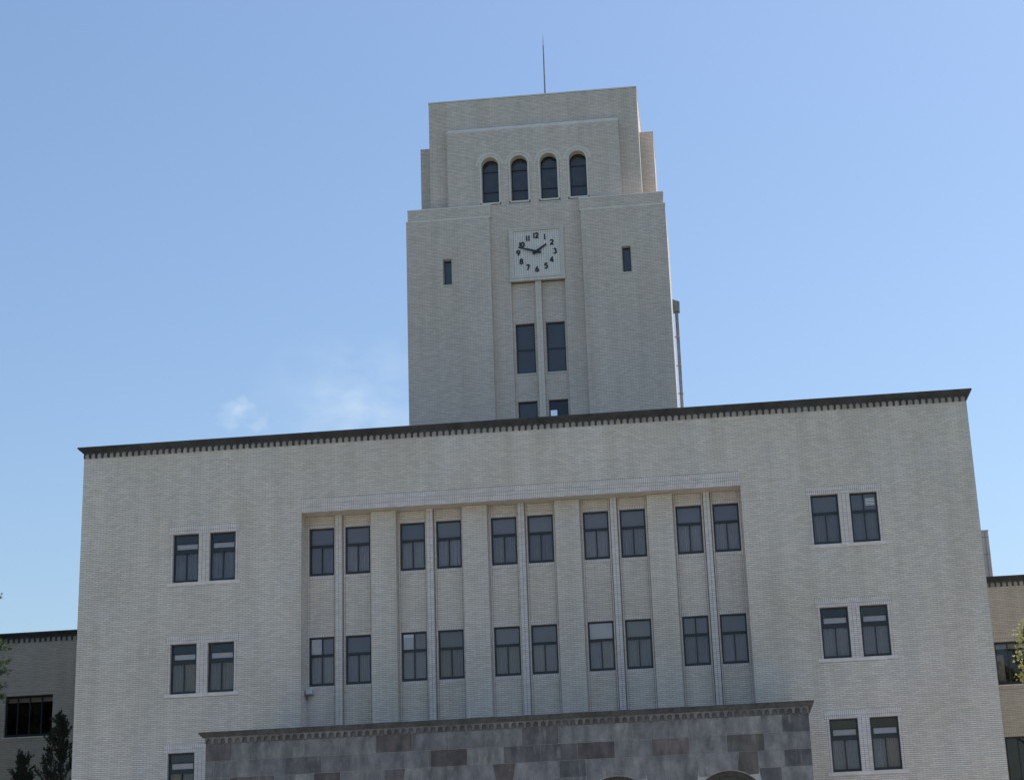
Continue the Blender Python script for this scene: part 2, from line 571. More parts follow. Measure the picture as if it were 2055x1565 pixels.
random.seed(12)
def window(parent, x0, x1, z0, z1, y, transom='single', curtain=0, strip_mat=None):
    """sash window in an opening: frame bars, panes and the curtain behind them; y = plane of the frame's front"""
    fw, th = 0.055, 0.06
    mb = MB()
    y1 = y + th
    zt = z0 + (z1 - z0) * 0.625
    xm = (x0 + x1) / 2 + random.uniform(-0.004, 0.004)
    mb.box(x0, x0 + fw, y, y1, z0, z1).box(x1 - fw, x1, y, y1, z0, z1)
    mb.box(x0 + fw, x1 - fw, y, y1, z1 - fw, z1).box(x0 + fw, x1 - fw, y, y1, z0, z0 + 0.10)
    mb.box(x0 + fw, x1 - fw, y - 0.012, y1, zt - 0.045, zt + 0.045)
    mb.box(xm - 0.022, xm + 0.022, y + 0.004, y1, z0 + 0.10, zt - 0.045)
    a, b = x0 + fw, x1 - fw
    if transom == 'double':
        mb.box(xm - 0.022, xm + 0.022, y + 0.004, y1, zt + 0.045, z1 - fw)
    if transom == 'strip':     # inner pivoting sash with a pale lower light
        zs = zt + 0.045 + 0.07
        mb.box(a, b, y + 0.004, y1, zs - 0.07, zs)
        mb.box(a, b, y + 0.004, y1, zs + 0.20, zs + 0.245)
        mb.box(a, a + 0.05, y + 0.006, y1 - 0.002, zs, zs + 0.20)
        mb.box(b - 0.02, b, y + 0.006, y1 - 0.002, zs, zs + 0.20)
    w = mb.build('window', M_FRAME, parent)
    yg = y + 0.035
    def pane(p, q, r, s, mat=M_GLASS):
        t = random.uniform(-0.012, 0.012)
        m = MB()
        m.box(p, q, yg, yg + 0.006, r, s)
        m.v = [(vx, vy + (vz - r) * t * 2, vz) for vx, vy, vz in m.v]
        return m.build('pane', mat, w)
    pane(a, xm - 0.022, z0 + 0.10, zt - 0.045)
    pane(xm + 0.022, b, z0 + 0.10, zt - 0.045)
    if transom == 'double':
        pane(a, xm - 0.022, zt + 0.045, z1 - fw); pane(xm + 0.022, b, zt + 0.045, z1 - fw)
    elif transom == 'strip':
        pane(a, b, zs + 0.245, z1 - fw)
        pane(a + 0.05, b - 0.02, zs, zs + 0.20)
        MB().box(a + 0.03, b, yg + 0.03, yg + 0.04, zs - 0.02, zs + 0.22).build('blind_and_reflection', strip_mat or M_PALE, w)  # pale sheet painting the sky's reflection in the lower pane
    else:
        pane(a, b, zt + 0.045, z1 - fw)
    if curtain is not None:
        ztop = zt - 0.02
        if transom != 'strip':
            MB().box(x0 + 0.03, x1 - 0.03, y + 0.10, y + 0.104, zt - 0.03, z1 - 0.01).build('roller_blind', random.choice(M_BLIND), w)
        curtain_mesh(x0 + 0.02, x1 - 0.02, z0 + 0.02, ztop, y + 0.16, 42).build('curtain', M_CURT[curtain], w)
    return w

# ------------------------------------------------------------------ ground
def make_ground():
    m, nt, b = new_mat('forecourt_ground')
    n = NT(nt)
    sp = n.node('ShaderNodeSeparateXYZ'); n.ln(n.pos(), sp.inputs[0])
    # pale paving, added to bounce sunlight onto the facade, lawn beyond it
    d = n.math('MAXIMUM', n.math('SUBTRACT', n.math('ABSOLUTE', sp.outputs['X']), 21.0), n.math('SUBTRACT', n.math('ABSOLUTE', n.math('ADD', sp.outputs['Y'], 15.0)), 60.0))
    lawn = n.ramp(n.math('ADD', n.math('MULTIPLY', d, 0.05), n.noise(0.08, 4)), 0.5, 0.6, (0, 0, 0), (1, 1, 1))
    c = n.mix(lawn, (0.44, 0.425, 0.40), (0.08, 0.11, 0.04))
    c = n.mix(0.5, c, n.ramp(n.noise(2.5, 6), 0.3, 0.7, (0.85, 0.85, 0.85), (1.12, 1.12, 1.12)), 'MULTIPLY')
    n.ln(c, b.inputs['Base Color'])
    b.inputs['Roughness'].default_value = 0.95
    n.bump(n.noise(9, 5), 0.4, 0.03, b)
    mb = MB()
    S, N = 3000, 24
    for i in range(N):
        for j in range(N):
            x0, x1 = -S + 2 * S * i / N, -S + 2 * S * (i + 1) / N
            y0, y1 = -S + 2 * S * j / N, -S + 2 * S * (j + 1) / N
            mb.poly([(x0, y0, 0), (x1, y0, 0), (x1, y1, 0), (x0, y1, 0)])
    g = mb.build('ground', m)
    tag(g, 'forecourt ground of added pale paving and lawn in front of the building', None, kind='structure')
make_ground()

# ------------------------------------------------------------------ main block
W, ZT = 16.4977, 18.874
ZV = 4.9                                   # bricks are built one by one above this height
MAIN = thing('main_building', 'wide pale grey brick main block with dark corbelled cornice and recessed window bays', 'building', (0, 7, 0))
A1, A2, A3, A4 = 12.9603, 11.9904, 11.5687, 10.5957
ROWS = ((13.9028, 15.7262), (9.8118, 11.6262), (5.8995, 7.7115))
RC, RZ, LZ = 8.1103, 16.2523, 16.7774
DEPTH = 17.0
holes, trims, jobs = [], [], []
for r, (zb, zt) in enumerate(ROWS):
    for sg in (-1, 1):
        xa, xb = sorted((sg * A1, sg * A2)); xc, xd = sorted((sg * A3, sg * A4))
        lo, hi = min(xa, xc), max(xb, xd)
        mid = sorted((xa, xb, xc, xd))
        holes += [(xa, xb, zb, zt), (xc, xd, zb, zt)]
        # header of two soldier courses, jambs and centre pier of stacked tiles, sill course
        trims.append((lo - 0.16, hi + 0.16, zt, zt + 0.30, 0.07, (0.12, 0.18)))
        trims.append((lo - 0.09, lo, zb, zt, 0.09, [1] * 26))
        trims.append((hi, hi + 0.09, zb, zt, 0.09, [1] * 26))
        trims.append((mid[1], mid[2], zb, zt, 0.14, [1] * 26))
        trims.append((lo - 0.20, hi + 0.20, zb - 0.13, zb, 0.07, (1,)))
        jobs.append((xa, xb, zb, zt, r, sg, 0)); jobs.append((xc, xd, zb, zt, r, sg, 1))
rec = (-RC, RC, 3.0, RZ)
wall = MB()
allh = holes + [rec]
for a, b, c, d in cells(-W, W, ZV, ZT, allh):
    wall.poly([(a, 0, c), (b, 0, c), (b, 0, d), (a, 0, d)])
FRONT = wall.build('front_wall', M_MORTAR, MAIN)
for a, b, c, d in holes:
    rev = MB()
    for q in ([(a, -.006, c), (a, -.006, d), (a, .3, d), (a, .3, c)], [(b, -.006, d), (b, -.006, c), (b, .3, c), (b, .3, d)],
              [(a, -.006, d), (b, -.006, d), (b, .3, d), (a, .3, d)], [(b, -.006, c), (a, -.006, c), (a, .3, c), (b, .3, c)]):
        rev.poly(q)
    rev.build('window_reveal', M_BRICK_TEX, FRONT)
ex = [(t[0], t[1], t[2], t[3]) for t in trims] + [(-RC, RC, RZ, LZ)]
brick_field(brick_rects(-W + 0.004, W - 0.004, ZV, ZT - 0.004, allh + ex), 0.0, FRONT, M_BRICK, 300,
            lambda q: abs(q[0]) > 9.9 and q[2] > 5.2)
tl = []
for t in trims:
    tl += tile_rects(t[0] + 0.002, t[1] - 0.002, t[2], t[3], t[4], t[5])
tl += tile_rects(-RC, RC, RZ, LZ, 0.07, (0.2, 0.11, 0.2))
o = link('trim_tiles', slabs_mesh('trim_tiles', tl, 0.0, 0.013, M_TRIM), FRONT); o['kind'] = 'stuff'
for t in trims:
    if t[5] == (1,):          # the sill course stands a little proud
        MB().box(t[0], t[1], -0.035, 0.002, t[2] + 0.002, t[3] - 0.002).build('sill', M_TRIM, FRONT)

# body: side walls, back, roof, lower front (below the picture)
body = MB()
body.poly([(-W, DEPTH, 0), (-W, -.009, 0), (-W, -.009, ZT), (-W, DEPTH, ZT)])
body.poly([(W, -.009, 0), (W, DEPTH, 0), (W, DEPTH, ZT), (W, -.009, ZT)])
body.poly([(W, DEPTH, 0), (-W, DEPTH, 0), (-W, DEPTH, ZT), (W, DEPTH, ZT)])
for a, b, c, d in cells(-W, W, 0, ZV, [(-RC, RC, 3.0, ZV + 1)]):
    body.poly([(a, 0, c), (b, 0, c), (b, 0, d), (a, 0, d)])
# recess: cheeks, soffit and foot
body.poly([(-RC, 0, 3), (-RC, 0.95, 3), (-RC, 0.95, RZ), (-RC, 0, RZ)])
body.poly([(RC, 0.95, 3), (RC, 0, 3), (RC, 0, RZ), (RC, 0.95, RZ)])
body.poly([(-RC, 0, RZ), (RC, 0, RZ), (RC, 0.95, RZ), (-RC, 0.95, RZ)])
body.poly([(-RC, 0, 3), (RC, 0, 3), (RC, 0.95, 3), (-RC, 0.95, 3)])
body.build('side_wall', M_BRICK_TEX, MAIN)
roof = MB()
roof.box(-W + 0.02, W - 0.02, 0.02, DEPTH - 0.02, ZT - 0.5, ZT - 0.02)
roof.build('roof', M_ROOF, MAIN)
inner = MB()
for z in (4.6, 8.7, 12.8):
    inner.box(-W + 0.05, W - 0.05, 1.6, DEPTH - 0.05, z - 0.15, z + 0.15)
inner.box(-W + 0.05, W - 0.05, 3.2, 3.3, 3.0, ZT - 0.6)
inner.build('floor_slabs', M_DARK, MAIN)

# recessed bay wall with pilasters and window mullions
YP = 0.75
WX = [(7.9988, 7.0554), (6.6361, 5.6984), (4.5691, 3.6317), (3.2084, 2.2727), (1.154, 0.2045)]
QZ = ((14.0035, 15.7981), (9.9296, 11.7125))
rh = []
xs = [(-a, -b) for a, b in WX] + [(b, a) for a, b in reversed(WX)]
for zb, zt in QZ:
    for a, b in xs:
        rh.append((a, b, zb, zt))
bay = MB()
for a, b, c, d in cells(-RC, RC, 3.0, RZ, rh):
    bay.poly([(a, YP, c), (b, YP, c), (b, YP, d), (a, YP, d)])
BAY = bay.build('recessed_wall', M_MORTAR, MAIN)
for a, b, c, d in rh:
    rev = MB()
    y0, y1 = YP - 0.006, YP + 0.25
    for q in ([(a, y0, c), (a, y0, d), (a, y1, d), (a, y1, c)], [(b, y0, d), (b, y0, c), (b, y1, c), (b, y1, d)],
              [(a, y0, d), (b, y0, d), (b, y1, d), (a, y1, d)], [(b, y0, c), (a, y0, c), (a, y1, c), (b, y1, c)]):
        rev.poly(q)
    rev.build('window_reveal', M_BRICK_TEX, BAY)
pil = [(xs[i][1] + 0.10, xs[i + 1][0] - 0.10) for i in (1, 3, 5, 7)]
mul = [((xs[i][1] + xs[i + 1][0]) / 2 - 0.12, (xs[i][1] + xs[i + 1][0]) / 2 + 0.12) for i in (0, 2, 4, 6, 8)]
YPI, YMU = 0.45, 0.56
bt, bh = [], list(rh)
for zb, zt in QZ:
    for a, b in xs:
        bt += tile_rects(a, b, zb - 0.14, zb - 0.003, 0.062, (1,))
        bt += tile_rects(a, b, zt + 0.003, zt + 0.12, 0.062, (1,))
        bh += [(a, b, zb - 0.14, zb), (a, b, zt, zt + 0.12)]
for a, b in pil + mul:
    bh.append((a, b, 3, RZ + 1))
for i, (a, b) in enumerate(xs):           # header-tile jamb strips beside every window column
    bh += [(a - 0.07, a, 3, RZ + 1), (b, b + 0.07, 3, RZ + 1)]
    zz = [1] * int((RZ - ZV) / 0.07)
    bt += tile_rects(a - 0.068, a - 0.002, ZV, RZ, 0.07, zz) + tile_rects(b + 0.002, b + 0.068, ZV, RZ, 0.07, zz)
brick_field(brick_rects(-RC, RC, ZV, RZ - 0.01, bh), YP, BAY, M_BRICK)
o = link('trim_tiles', slabs_mesh('trim_tiles', bt, YP, 0.008, M_TRIM), BAY); o['kind'] = 'stuff'
for a, b in pil:
    m = MB()
    m.box(a, b, YPI, YP + 0.01, 3.0, RZ - 0.002)
    p = m.build('pilaster', M_BRICK_TEX, MAIN)
    # slightly proud facing bricks over a mortar face
    f = MB(); f.poly([(a, YPI - 0.002, ZV), (b, YPI - 0.002, ZV), (b, YPI - 0.002, RZ - 0.003), (a, YPI - 0.002, RZ - 0.003)])
    f.build('mortar_face', M_MORTAR, p)
    brick_field(brick_rects(a + 0.002, b - 0.002, ZV, RZ - 0.006), YPI - 0.002, p, M_BRICK)
for a, b in mul:
    m = MB()
    m.box(a, b, YMU, YP + 0.01, 3.0, RZ - 0.002)
    p = m.build('mullion_pier', M_BRICK_TEX, MAIN)
    f = MB(); f.poly([(a, YMU - 0.002, ZV), (b, YMU - 0.002, ZV), (b, YMU - 0.002, RZ - 0.003), (a, YMU - 0.002, RZ - 0.003)])
    f.build('mortar_face', M_MORTAR, p)
    o = link('trim_tiles', slabs_mesh('trim_tiles', tile_rects(a, b, ZV, RZ - 0.006, 0.12, [1] * int((RZ - ZV) / 0.07)), YMU - 0.002, 0.008, M_TRIM), p)
    o['kind'] = 'stuff'

# windows of the outer pairs
for xa, xb, zb, zt, r, sg, k in jobs:
    if sg == 1 and r == 0:
        w = window(MAIN, xa, xb, zb, zt, 0.11, 'single' if k == 1 else 'double', 1)
        if k == 0:     # a slatted vent in the upper light
            m = MB()
            for j in range(5):
                z = zb + 1.36 + j * 0.055
                m.box(xb - 0.42, xb - 0.09, 0.105, 0.118, z, z + 0.022)
            m.build('vent_slats', M_PALE, w)
    else:
        cur = 0 if (sg == 1) else (1 if r == 0 else 2)
        window(MAIN, xa, xb, zb, zt, 0.11, 'strip', cur, M_PALE)
# windows of the recessed bays
DOUBLE = {(1, 0), (1, 2), (1, 8)}
for r, (zb, zt) in enumerate(QZ):
    for i, (a, b) in enumerate(xs):
        w = window(MAIN, a, b, zb, zt, YP + 0.07, 'double' if (r, i) in DOUBLE else 'single', random.choice((0, 0, 3, 4)))
        if (r, i) in {(1, 0), (1, 2)}:
            zz = zb + (zt - zb) * 0.625 + 0.05
            MB().box(a + 0.06, (a + b) / 2 - 0.03, YP + 0.115, YP + 0.122, zz, zt - 0.06).build('blind_and_reflection', M_PALE, w)
        if (r, i) == (1, 6):
            zz = zb + (zt - zb) * 0.625 + 0.05
            MB().box(a + 0.06, b - 0.06, YP + 0.115, YP + 0.122, zz, zt - 0.06).build('blind_and_reflection', M_PALE, w)

# ------------------------------------------------------------------ cornices
def corbel_mesh(name, pitch, h, depth, leg, mat):
    """one arch of the corbel table: a plate with a round-headed opening, legs at both sides"""
    hw = pitch / 2
    r = hw - leg
    zs = h - 0.035 - r
    out = [(-hw, 0), (-hw, h), (hw, h), (hw, 0), (r, 0)]
    arc = [(r * math.cos(t), zs + r * math.sin(t)) for t in [math.pi * k / 8 for k in range(9)]]
    mb = MB()
    # split in left and right halves plus wedges so every face is convex
    loop = [(r, 0)] + arc + [(-r, 0)]
    top = [(hw, 0), (hw, zs)] + [(hw * (1 - 2 * k / 6), h) for k in range(7)] + [(-hw, zs), (-hw, 0)]
    n = len(loop)
    for i in range(n - 1):
        a, b = loop[i], loop[i + 1]
        c, d = top[i], top[i + 1]
        mb.poly([(a[0], -depth, a[1]), (c[0], -depth, c[1]), (d[0], -depth, d[1]), (b[0], -depth, b[1])])
        mb.poly([(b[0], -depth, b[1]), (b[0], 0, b[1]), (a[0], 0, a[1]), (a[0], -depth, a[1])])
    mb.poly([(-hw, -depth, 0), (-r, -depth, 0), (-r, 0, 0), (-hw, 0, 0)])
    mb.poly([(r, -depth, 0), (hw, -depth, 0), (hw, 0, 0), (r, 0, 0)])
    me = mb.mesh(name)
    me.materials.append(mat)
    return me

def cornice(parent, x0, x1, y, z, mat, overs, pitch, ch, cdepth, leg, side_depth=6.0, cmat=None, right=True, left=True):
    """moulded cornice (profile = list of (overhang, z)) with a mitred return at free ends, and its corbel table"""
    mb = MB()
    def ring(ov, zz):
        return [(x0 - (ov if left else 0), y + side_depth, zz), (x0 - (ov if left else 0), y - ov, zz),
                (x1 + (ov if right else 0), y - ov, zz), (x1 + (ov if right else 0), y + side_depth, zz)]
    rr = [ring(o_, z_) for o_, z_ in overs]
    for a, b in zip(rr[:-1], rr[1:]):
        for i in range(3):
            mb.poly([a[i], a[i + 1], b[i + 1], b[i]])
    mb.poly(list(rr[-1]))
    mb.poly(list(reversed(rr[0])))
    c = mb.build('cornice', mat, parent)
    n = int(round((x1 - x0) / pitch))
    p = (x1 - x0) / n
    me = corbel_mesh('corbel', p, ch, cdepth, leg, cmat or mat)
    for i in range(n):
        o = link('corbel', me, c)
        o.location = (x0 + (i + 0.5) * p, y, z)
    return c
cornice(MAIN, -W, W, -0.0085, ZT, M_CORNICE,
        [(0.065, ZT + 0.225), (0.07, ZT + 0.245), (0.095, ZT + 0.262), (0.13, ZT + 0.29), (0.175, ZT + 0.335), (0.195, ZT + 0.35),
         (0.205, ZT + 0.36), (0.205, ZT + 0.415)],
        0.2375, 0.23, 0.062, 0.034, DEPTH)
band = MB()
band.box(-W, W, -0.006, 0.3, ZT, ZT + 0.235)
band.build('cornice_backing', M_GRIME_SHADE, MAIN)

# ------------------------------------------------------------------ clock tower
TW = thing('clock_tower', 'stepped pale brick clock tower rising behind the main block roofline', 'tower', (0, 15, 19))
TD, TC, TWN = 10.297, 10.60, 10.90
Z0T = 18.4
TBK = 15.5
TB, TS, TM, TT, TP, TH = 5.8862, 5.8271, 2.0714, 4.8735, 3.9768, 5.4992
ZB, ZS, ZTT, ZP, ZH = 32.0073, 32.6082, 38.3072, 36.60, 36.53
SL = (3.8701, 4.2049, 28.8501, 30.0443)
tcore = MB()
bricks_t = []
mort = MB()
for sg in (-1, 1):
    lo, hi = sorted((sg * TM, sg * TB)); l2, h2 = sorted((sg * (TM - 0.03), sg * TS))
    s0, s1 = sorted((sg * SL[0], sg * SL[1]))
    hole = [(s0, s1, SL[2], SL[3])]
    for a, b, c, d in cells(lo, hi, Z0T, ZB, hole):
        mort.poly([(a, TD, c), (b, TD, c), (b, TD, d), (a, TD, d)])
    bricks_t += [(*q, TD) for q in brick_rects(lo + .003, hi - .003, 20.6, ZB - .05, [(s0 - .03, s1 + .03, SL[2] - .06, SL[3] + .03)])]
    # top and inner sides of the mass
    x_in = sg * TM
    tcore.poly([(x_in, TD, Z0T), (x_in, TC + .2, Z0T), (x_in, TC + .2, ZB), (x_in, TD, ZB)])
    tcore.poly([(sg * TB, TD - .009, Z0T), (sg * TB, TBK, Z0T), (sg * TB, TBK, ZB), (sg * TB, TD - .009, ZB)])
    tcore.poly([(lo, TBK, Z0T), (hi, TBK, Z0T), (hi, TBK, ZB), (lo, TBK, ZB)])
    tcore.poly([(lo, TD, ZB), (hi, TD, ZB), (hi, TBK, ZB), (lo, TBK, ZB)])
    # slit reveal
    for q in ([(s0, TD, SL[2]), (s0, TD, SL[3]), (s0, TD + .3, SL[3]), (s0, TD + .3, SL[2])], [(s1, TD, SL[3]), (s1, TD, SL[2]), (s1, TD + .3, SL[2]), (s1, TD + .3, SL[3])],
              [(s0, TD, SL[3]), (s1, TD, SL[3]), (s1, TD + .3, SL[3]), (s0, TD + .3, SL[3])], [(s0, TD, SL[2]), (s1, TD, SL[2]), (s1, TD + .3, SL[2]), (s0, TD + .3, SL[2])]):
        tcore.poly(q)
    # upper step of the mass, with coping lips
    i0 = sg * (TM + 0.0)
    a, b = sorted((sg * (TM - 0.06), sg * TS))
    c_ = MB()
    c_.box(a, b, TD + 0.09, TBK - 0.1, ZB, ZS)
    st = c_.build('upper_step', M_TBRICK_TEX, TW)
    f = MB(); f.poly([(a, TD + .088, ZB + .05), (b, TD + .088, ZB + .05), (b, TD + .088, ZS - .05), (a, TD + .088, ZS - .05)])
    f.build('mortar_face', M_MORTAR, st)
    brick_field(brick_rects(a + .003, b - .003, ZB + .05, ZS - .06), TD + .088, st, M_TBRICK)
    MB().box(lo - 0.012, hi + 0.012, TD - 0.012, TD + 0.30, ZB - 0.045, ZB + 0.03).build('coping', M_TTRIM, TW)
    MB().box(a - 0.012, b + 0.012, TD + 0.075, TD + 0.4, ZS - 0.05, ZS + 0.025).build('coping', M_TTRIM, st)
    # slit window
    m = MB(); m.box(s0, s0 + .03, TD + .16, TD + .22, SL[2], SL[3]).box(s1 - .03, s1, TD + .16, TD + .22, SL[2], SL[3])
    m.box(s0 + .03, s1 - .03, TD + .16, TD + .22, SL[3] - .03, SL[3]).box(s0 + .03, s1 - .03, TD + .16, TD + .22, SL[2], SL[2] + .04)
    w = m.build('slit_window', M_FRAME, TW)
    MB().box(s0 + .03, s1 - .03, TD + .18, TD + .188, SL[2] + .04, SL[3] - .03).build('pane', M_SMOKE, w)
    MB().box(s0 - .03, s1 + .03, TD - .02, TD + .15, SL[2] - .06, SL[2] - .002).build('sill', M_TTRIM, w)
    MB().box(s0 + .01, s1 - .01, TD + .25, TD + .255, SL[2] + .01, SL[3] - .01).build('roller_blind', M_TBLIND, w)
# centre wall with arched windows
AC = (-2.02, -0.68, 0.68, 2.02)
AR, AZB, AZS = 0.39, 32.80, 34.67
BAYX, BAYZ = 1.21, 28.90
wv = []      # rectangular windows in the two vertical strips
for sg in (-1, 1):
    a, b = sorted((sg * 1.1036, sg * 0.2587))
    wv += [(a, b, 24.5999, 26.9234), (a, b, 20.9, 23.296)]
ah = [(c - AR, c + AR, AZB, AZS + AR) for c in AC]
centre_h = ah + [(-BAYX, BAYX, Z0T - 1, BAYZ)]
for a, b, c, d in cells(-TM, TM, Z0T, ZS, centre_h):
    mort.poly([(a, TC, c), (b, TC, c), (b, TC, d), (a, TC, d)])
for a, b, c, d in cells(-TP, TP, ZS, ZP - .15, centre_h):
    mort.poly([(a, TC, c), (b, TC, c), (b, TC, d), (a, TC, d)])
for c in AC:      # spandrels of the arches
    N = 10
    for sg in (-1, 1):
        for k in range(N):
            t0, t1 = math.pi / 2 * k / N, math.pi / 2 * (k + 1) / N
            p0 = (c + sg * AR * math.cos(t0), AZS + AR * math.sin(t0)); p1 = (c + sg * AR * math.cos(t1), AZS + AR * math.sin(t1))
            cor = (c + sg * AR, AZS + AR)
            mort.poly([(p0[0], TC, p0[1]), (p1[0], TC, p1[1]), (cor[0], TC, cor[1])])
mort.build('front_mortar', M_MORTAR, TW)
TFRONT = TW.children[-1] if False else [o for o in COL.objects if o.name.startswith('front_mortar')][-1]
TFRONT.name = 'front_wall'
cir = [(c, AZS, 0.55) for c in AC]
jam = [(c - AR - 0.10, c + AR + 0.10, AZB - 0.12, AZS) for c in AC]
bricks_t += [(*q, TC) for q in brick_rects(-TM + .003, TM - .003, 20.6, ZS, centre_h + jam, cir)]
bricks_t += [(*q, TC) for q in brick_rects(-TP + .003, TP - .003, ZS, ZP - .2, centre_h + jam, cir)]
brick_field(bricks_t, TD, TFRONT, M_TBRICK, 300, lambda q: q[2] > 22.6)
# the panel's sides and its sloped light coping
YT_ = 11.054
tcore.poly([(-TP, TC, ZS - .3), (-TP, TC + .5, ZS - .3), (-TP, TC + .5, ZP - .15), (-TP, TC, ZP - .15)])
tcore.poly([(TP, TC + .5, ZS - .3), (TP, TC - .009, ZS - .3), (TP, TC - .009, ZP - .15), (TP, TC + .5, ZP - .15)])
for bx_, by_, bz0, bz1 in ((TT, YT_, ZS, ZTT - .08), (TH, 12.26, ZS, ZH - .05), (TS, TD + .088, ZB + .04, ZS - .05)):
    tcore.poly([(bx_, by_ - .0095, bz0), (bx_, by_ + .01, bz0), (bx_, by_ + .01, bz1), (bx_, by_ - .0095, bz1)])
cp = MB()
cp.poly([(-TP - .004, TC - .010, ZP - .2), (TP + .004, TC - .010, ZP - .2), (TP + .004, TC - .010, ZP - .13), (-TP - .004, TC - .010, ZP - .13)])
cp.poly([(-TP - .004, TC - .010, ZP - .13), (TP + .004, TC - .010, ZP - .13), (TP - .06, TC + .16, ZP + .04), (-TP + .06, TC + .16, ZP + .04)])
cp.poly([(-TP + .06, TC + .16, ZP + .04), (TP - .06, TC + .16, ZP + .04), (TP - .06, TC + .46, ZP + .06), (-TP + .06, TC + .46, ZP + .06)])
for sg in (-1, 1):
    cp.poly([(sg * (TP + .004), TC - .010, ZP - .2), (sg * (TP + .004), TC + .46, ZP - .2), (sg * (TP + .004), TC + .46, ZP - .13), (sg * (TP + .004), TC - .010, ZP - .13)])
    cp.poly([(sg * (TP + .004), TC - .010, ZP - .13), (sg * (TP + .004), TC + .46, ZP - .13), (sg * (TP - .06), TC + .46, ZP + .06), (sg * (TP - .06), TC + .16, ZP + .04)])
cp.build('panel_coping', M_TTRIM, TW)
tcore.build('side_wall', M_TBRICK_TEX, TW)
# top block and shoulders
YT = 11.054
m = MB(); m.box(-TT, TT, YT, 22.0, ZB, ZTT - 0.06)
tb = m.build('top_block', M_TBRICK_TEX, TW)
f = MB(); f.poly([(-TT, YT - .002, ZS), (TT, YT - .002, ZS), (TT, YT - .002, ZTT - .07), (-TT, YT - .002, ZTT - .07)])
f.build('mortar_face', M_MORTAR, tb)
brick_field(brick_rects(-TT + .003, TT - .003, ZS, ZTT - .08, [(-TP, TP, 0, ZP)]), YT - .002, tb, M_TBRICK)
MB().box(-TT - .02, TT + .02, YT - .02, 22.02, ZTT - .07, ZTT).build('coping', M_TTRIM, tb)
for sg in (-1, 1):
    a, b = sorted((sg * (TT - .02), sg * TH))
    m = MB(); m.box(a, b, 12.262, 15.2, ZS - .2, ZH - .04)
    sh = m.build('shoulder', M_TBRICK_TEX, TW)
    f = MB(); f.poly([(a, 12.26, ZS), (b, 12.26, ZS), (b, 12.26, ZH - .05), (a, 12.26, ZH - .05)])
    f.build('mortar_face', M_MORTAR, sh)
    lo, hi = sorted((sg * (TT + .003), sg * (TH - .003)))
    brick_field(brick_rects(lo, hi, ZS, ZH - .06), 12.26, sh, M_TBRICK)
    MB().box(a, b + (0.015 if sg > 0 else 0), 12.24, 15.21, ZH - .045, ZH).build('coping', M_TTRIM, sh)
# arch rings, reveals and glazing
ring_w = 0.25
for c in AC:
    yb = TC + 0.43
    m = MB()
    prof = [(c - AR, AZB), (c - AR, AZS)] + [(c + AR * math.cos(math.pi - math.pi * k / 16), AZS + AR * math.sin(math.pi - math.pi * k / 16)) for k in range(1, 16)] + [(c + AR, AZS), (c + AR, AZB)]
    for p, q in zip(prof, prof[1:] + prof[:1]):
        m.poly([(p[0], TC - .012, p[1]), (q[0], TC - .012, q[1]), (q[0], yb, q[1]), (p[0], yb, p[1])])
    w = m.build('arched_window', M_TBRICK_TEX, TW)
    ring = MB()
    K = 26
    for k in range(K):                    # radial soldier bricks in two rings
        t0, t1 = math.pi * (k + .06) / K, math.pi * (k + .94) / K
        for r0, r1, pr in ((AR, AR + 0.115, .014), (AR + 0.125, AR + ring_w, .022)):
            pts = [(c + r0 * math.cos(t0), AZS + r0 * math.sin(t0)), (c + r1 * math.cos(t0), AZS + r1 * math.sin(t0)),
                   (c + r1 * math.cos(t1), AZS + r1 * math.sin(t1)), (c + r0 * math.cos(t1), AZS + r0 * math.sin(t1))]
            ring.prism(pts, TC - pr, TC + .002)
    for sg in (-1, 1):
        for k in range(26):
            a, b = sorted((c + sg * (AR + .003), c + sg * (AR + .095)))
            z = AZB + k * (AZS - AZB) / 26
            ring.box(a, b, TC - .014, TC + .002, z + .004, z + (AZS - AZB) / 26 - .004)
    o = ring.build('arch_ring', M_TTRIM, w); o['kind'] = 'stuff'
    MB().box(c - AR - .03, c + AR + .03, TC - .03, TC + .4, AZB - .075, AZB - .001).build('sill', M_TTRIM, w)
    gl = MB(); gl.prism(prof[::-1], yb - .03, yb - .024)
    gl.build('pane', M_SMOKE, w)
    fr = MB()
    inn = [(c + (p[0] - c) * .90, AZB + .05 + (p[1] - AZB) * .955) for p in prof]
    for i in range(len(prof) - 1):
        p, q, r, s = prof[i], prof[i + 1], inn[i + 1], inn[i]
        fr.prism([s, r, q, p], yb - .06, yb - .01)
    for z in (33.45, 34.45):
        fr.box(c - AR + .03, c + AR - .03, yb - .055, yb - .012, z, z + .045)
    fr.box(c - AR + .03, c + AR - .03, yb - .055, yb - .012, AZB, AZB + .06)
    fr.build('frame', M_FRAME, w)
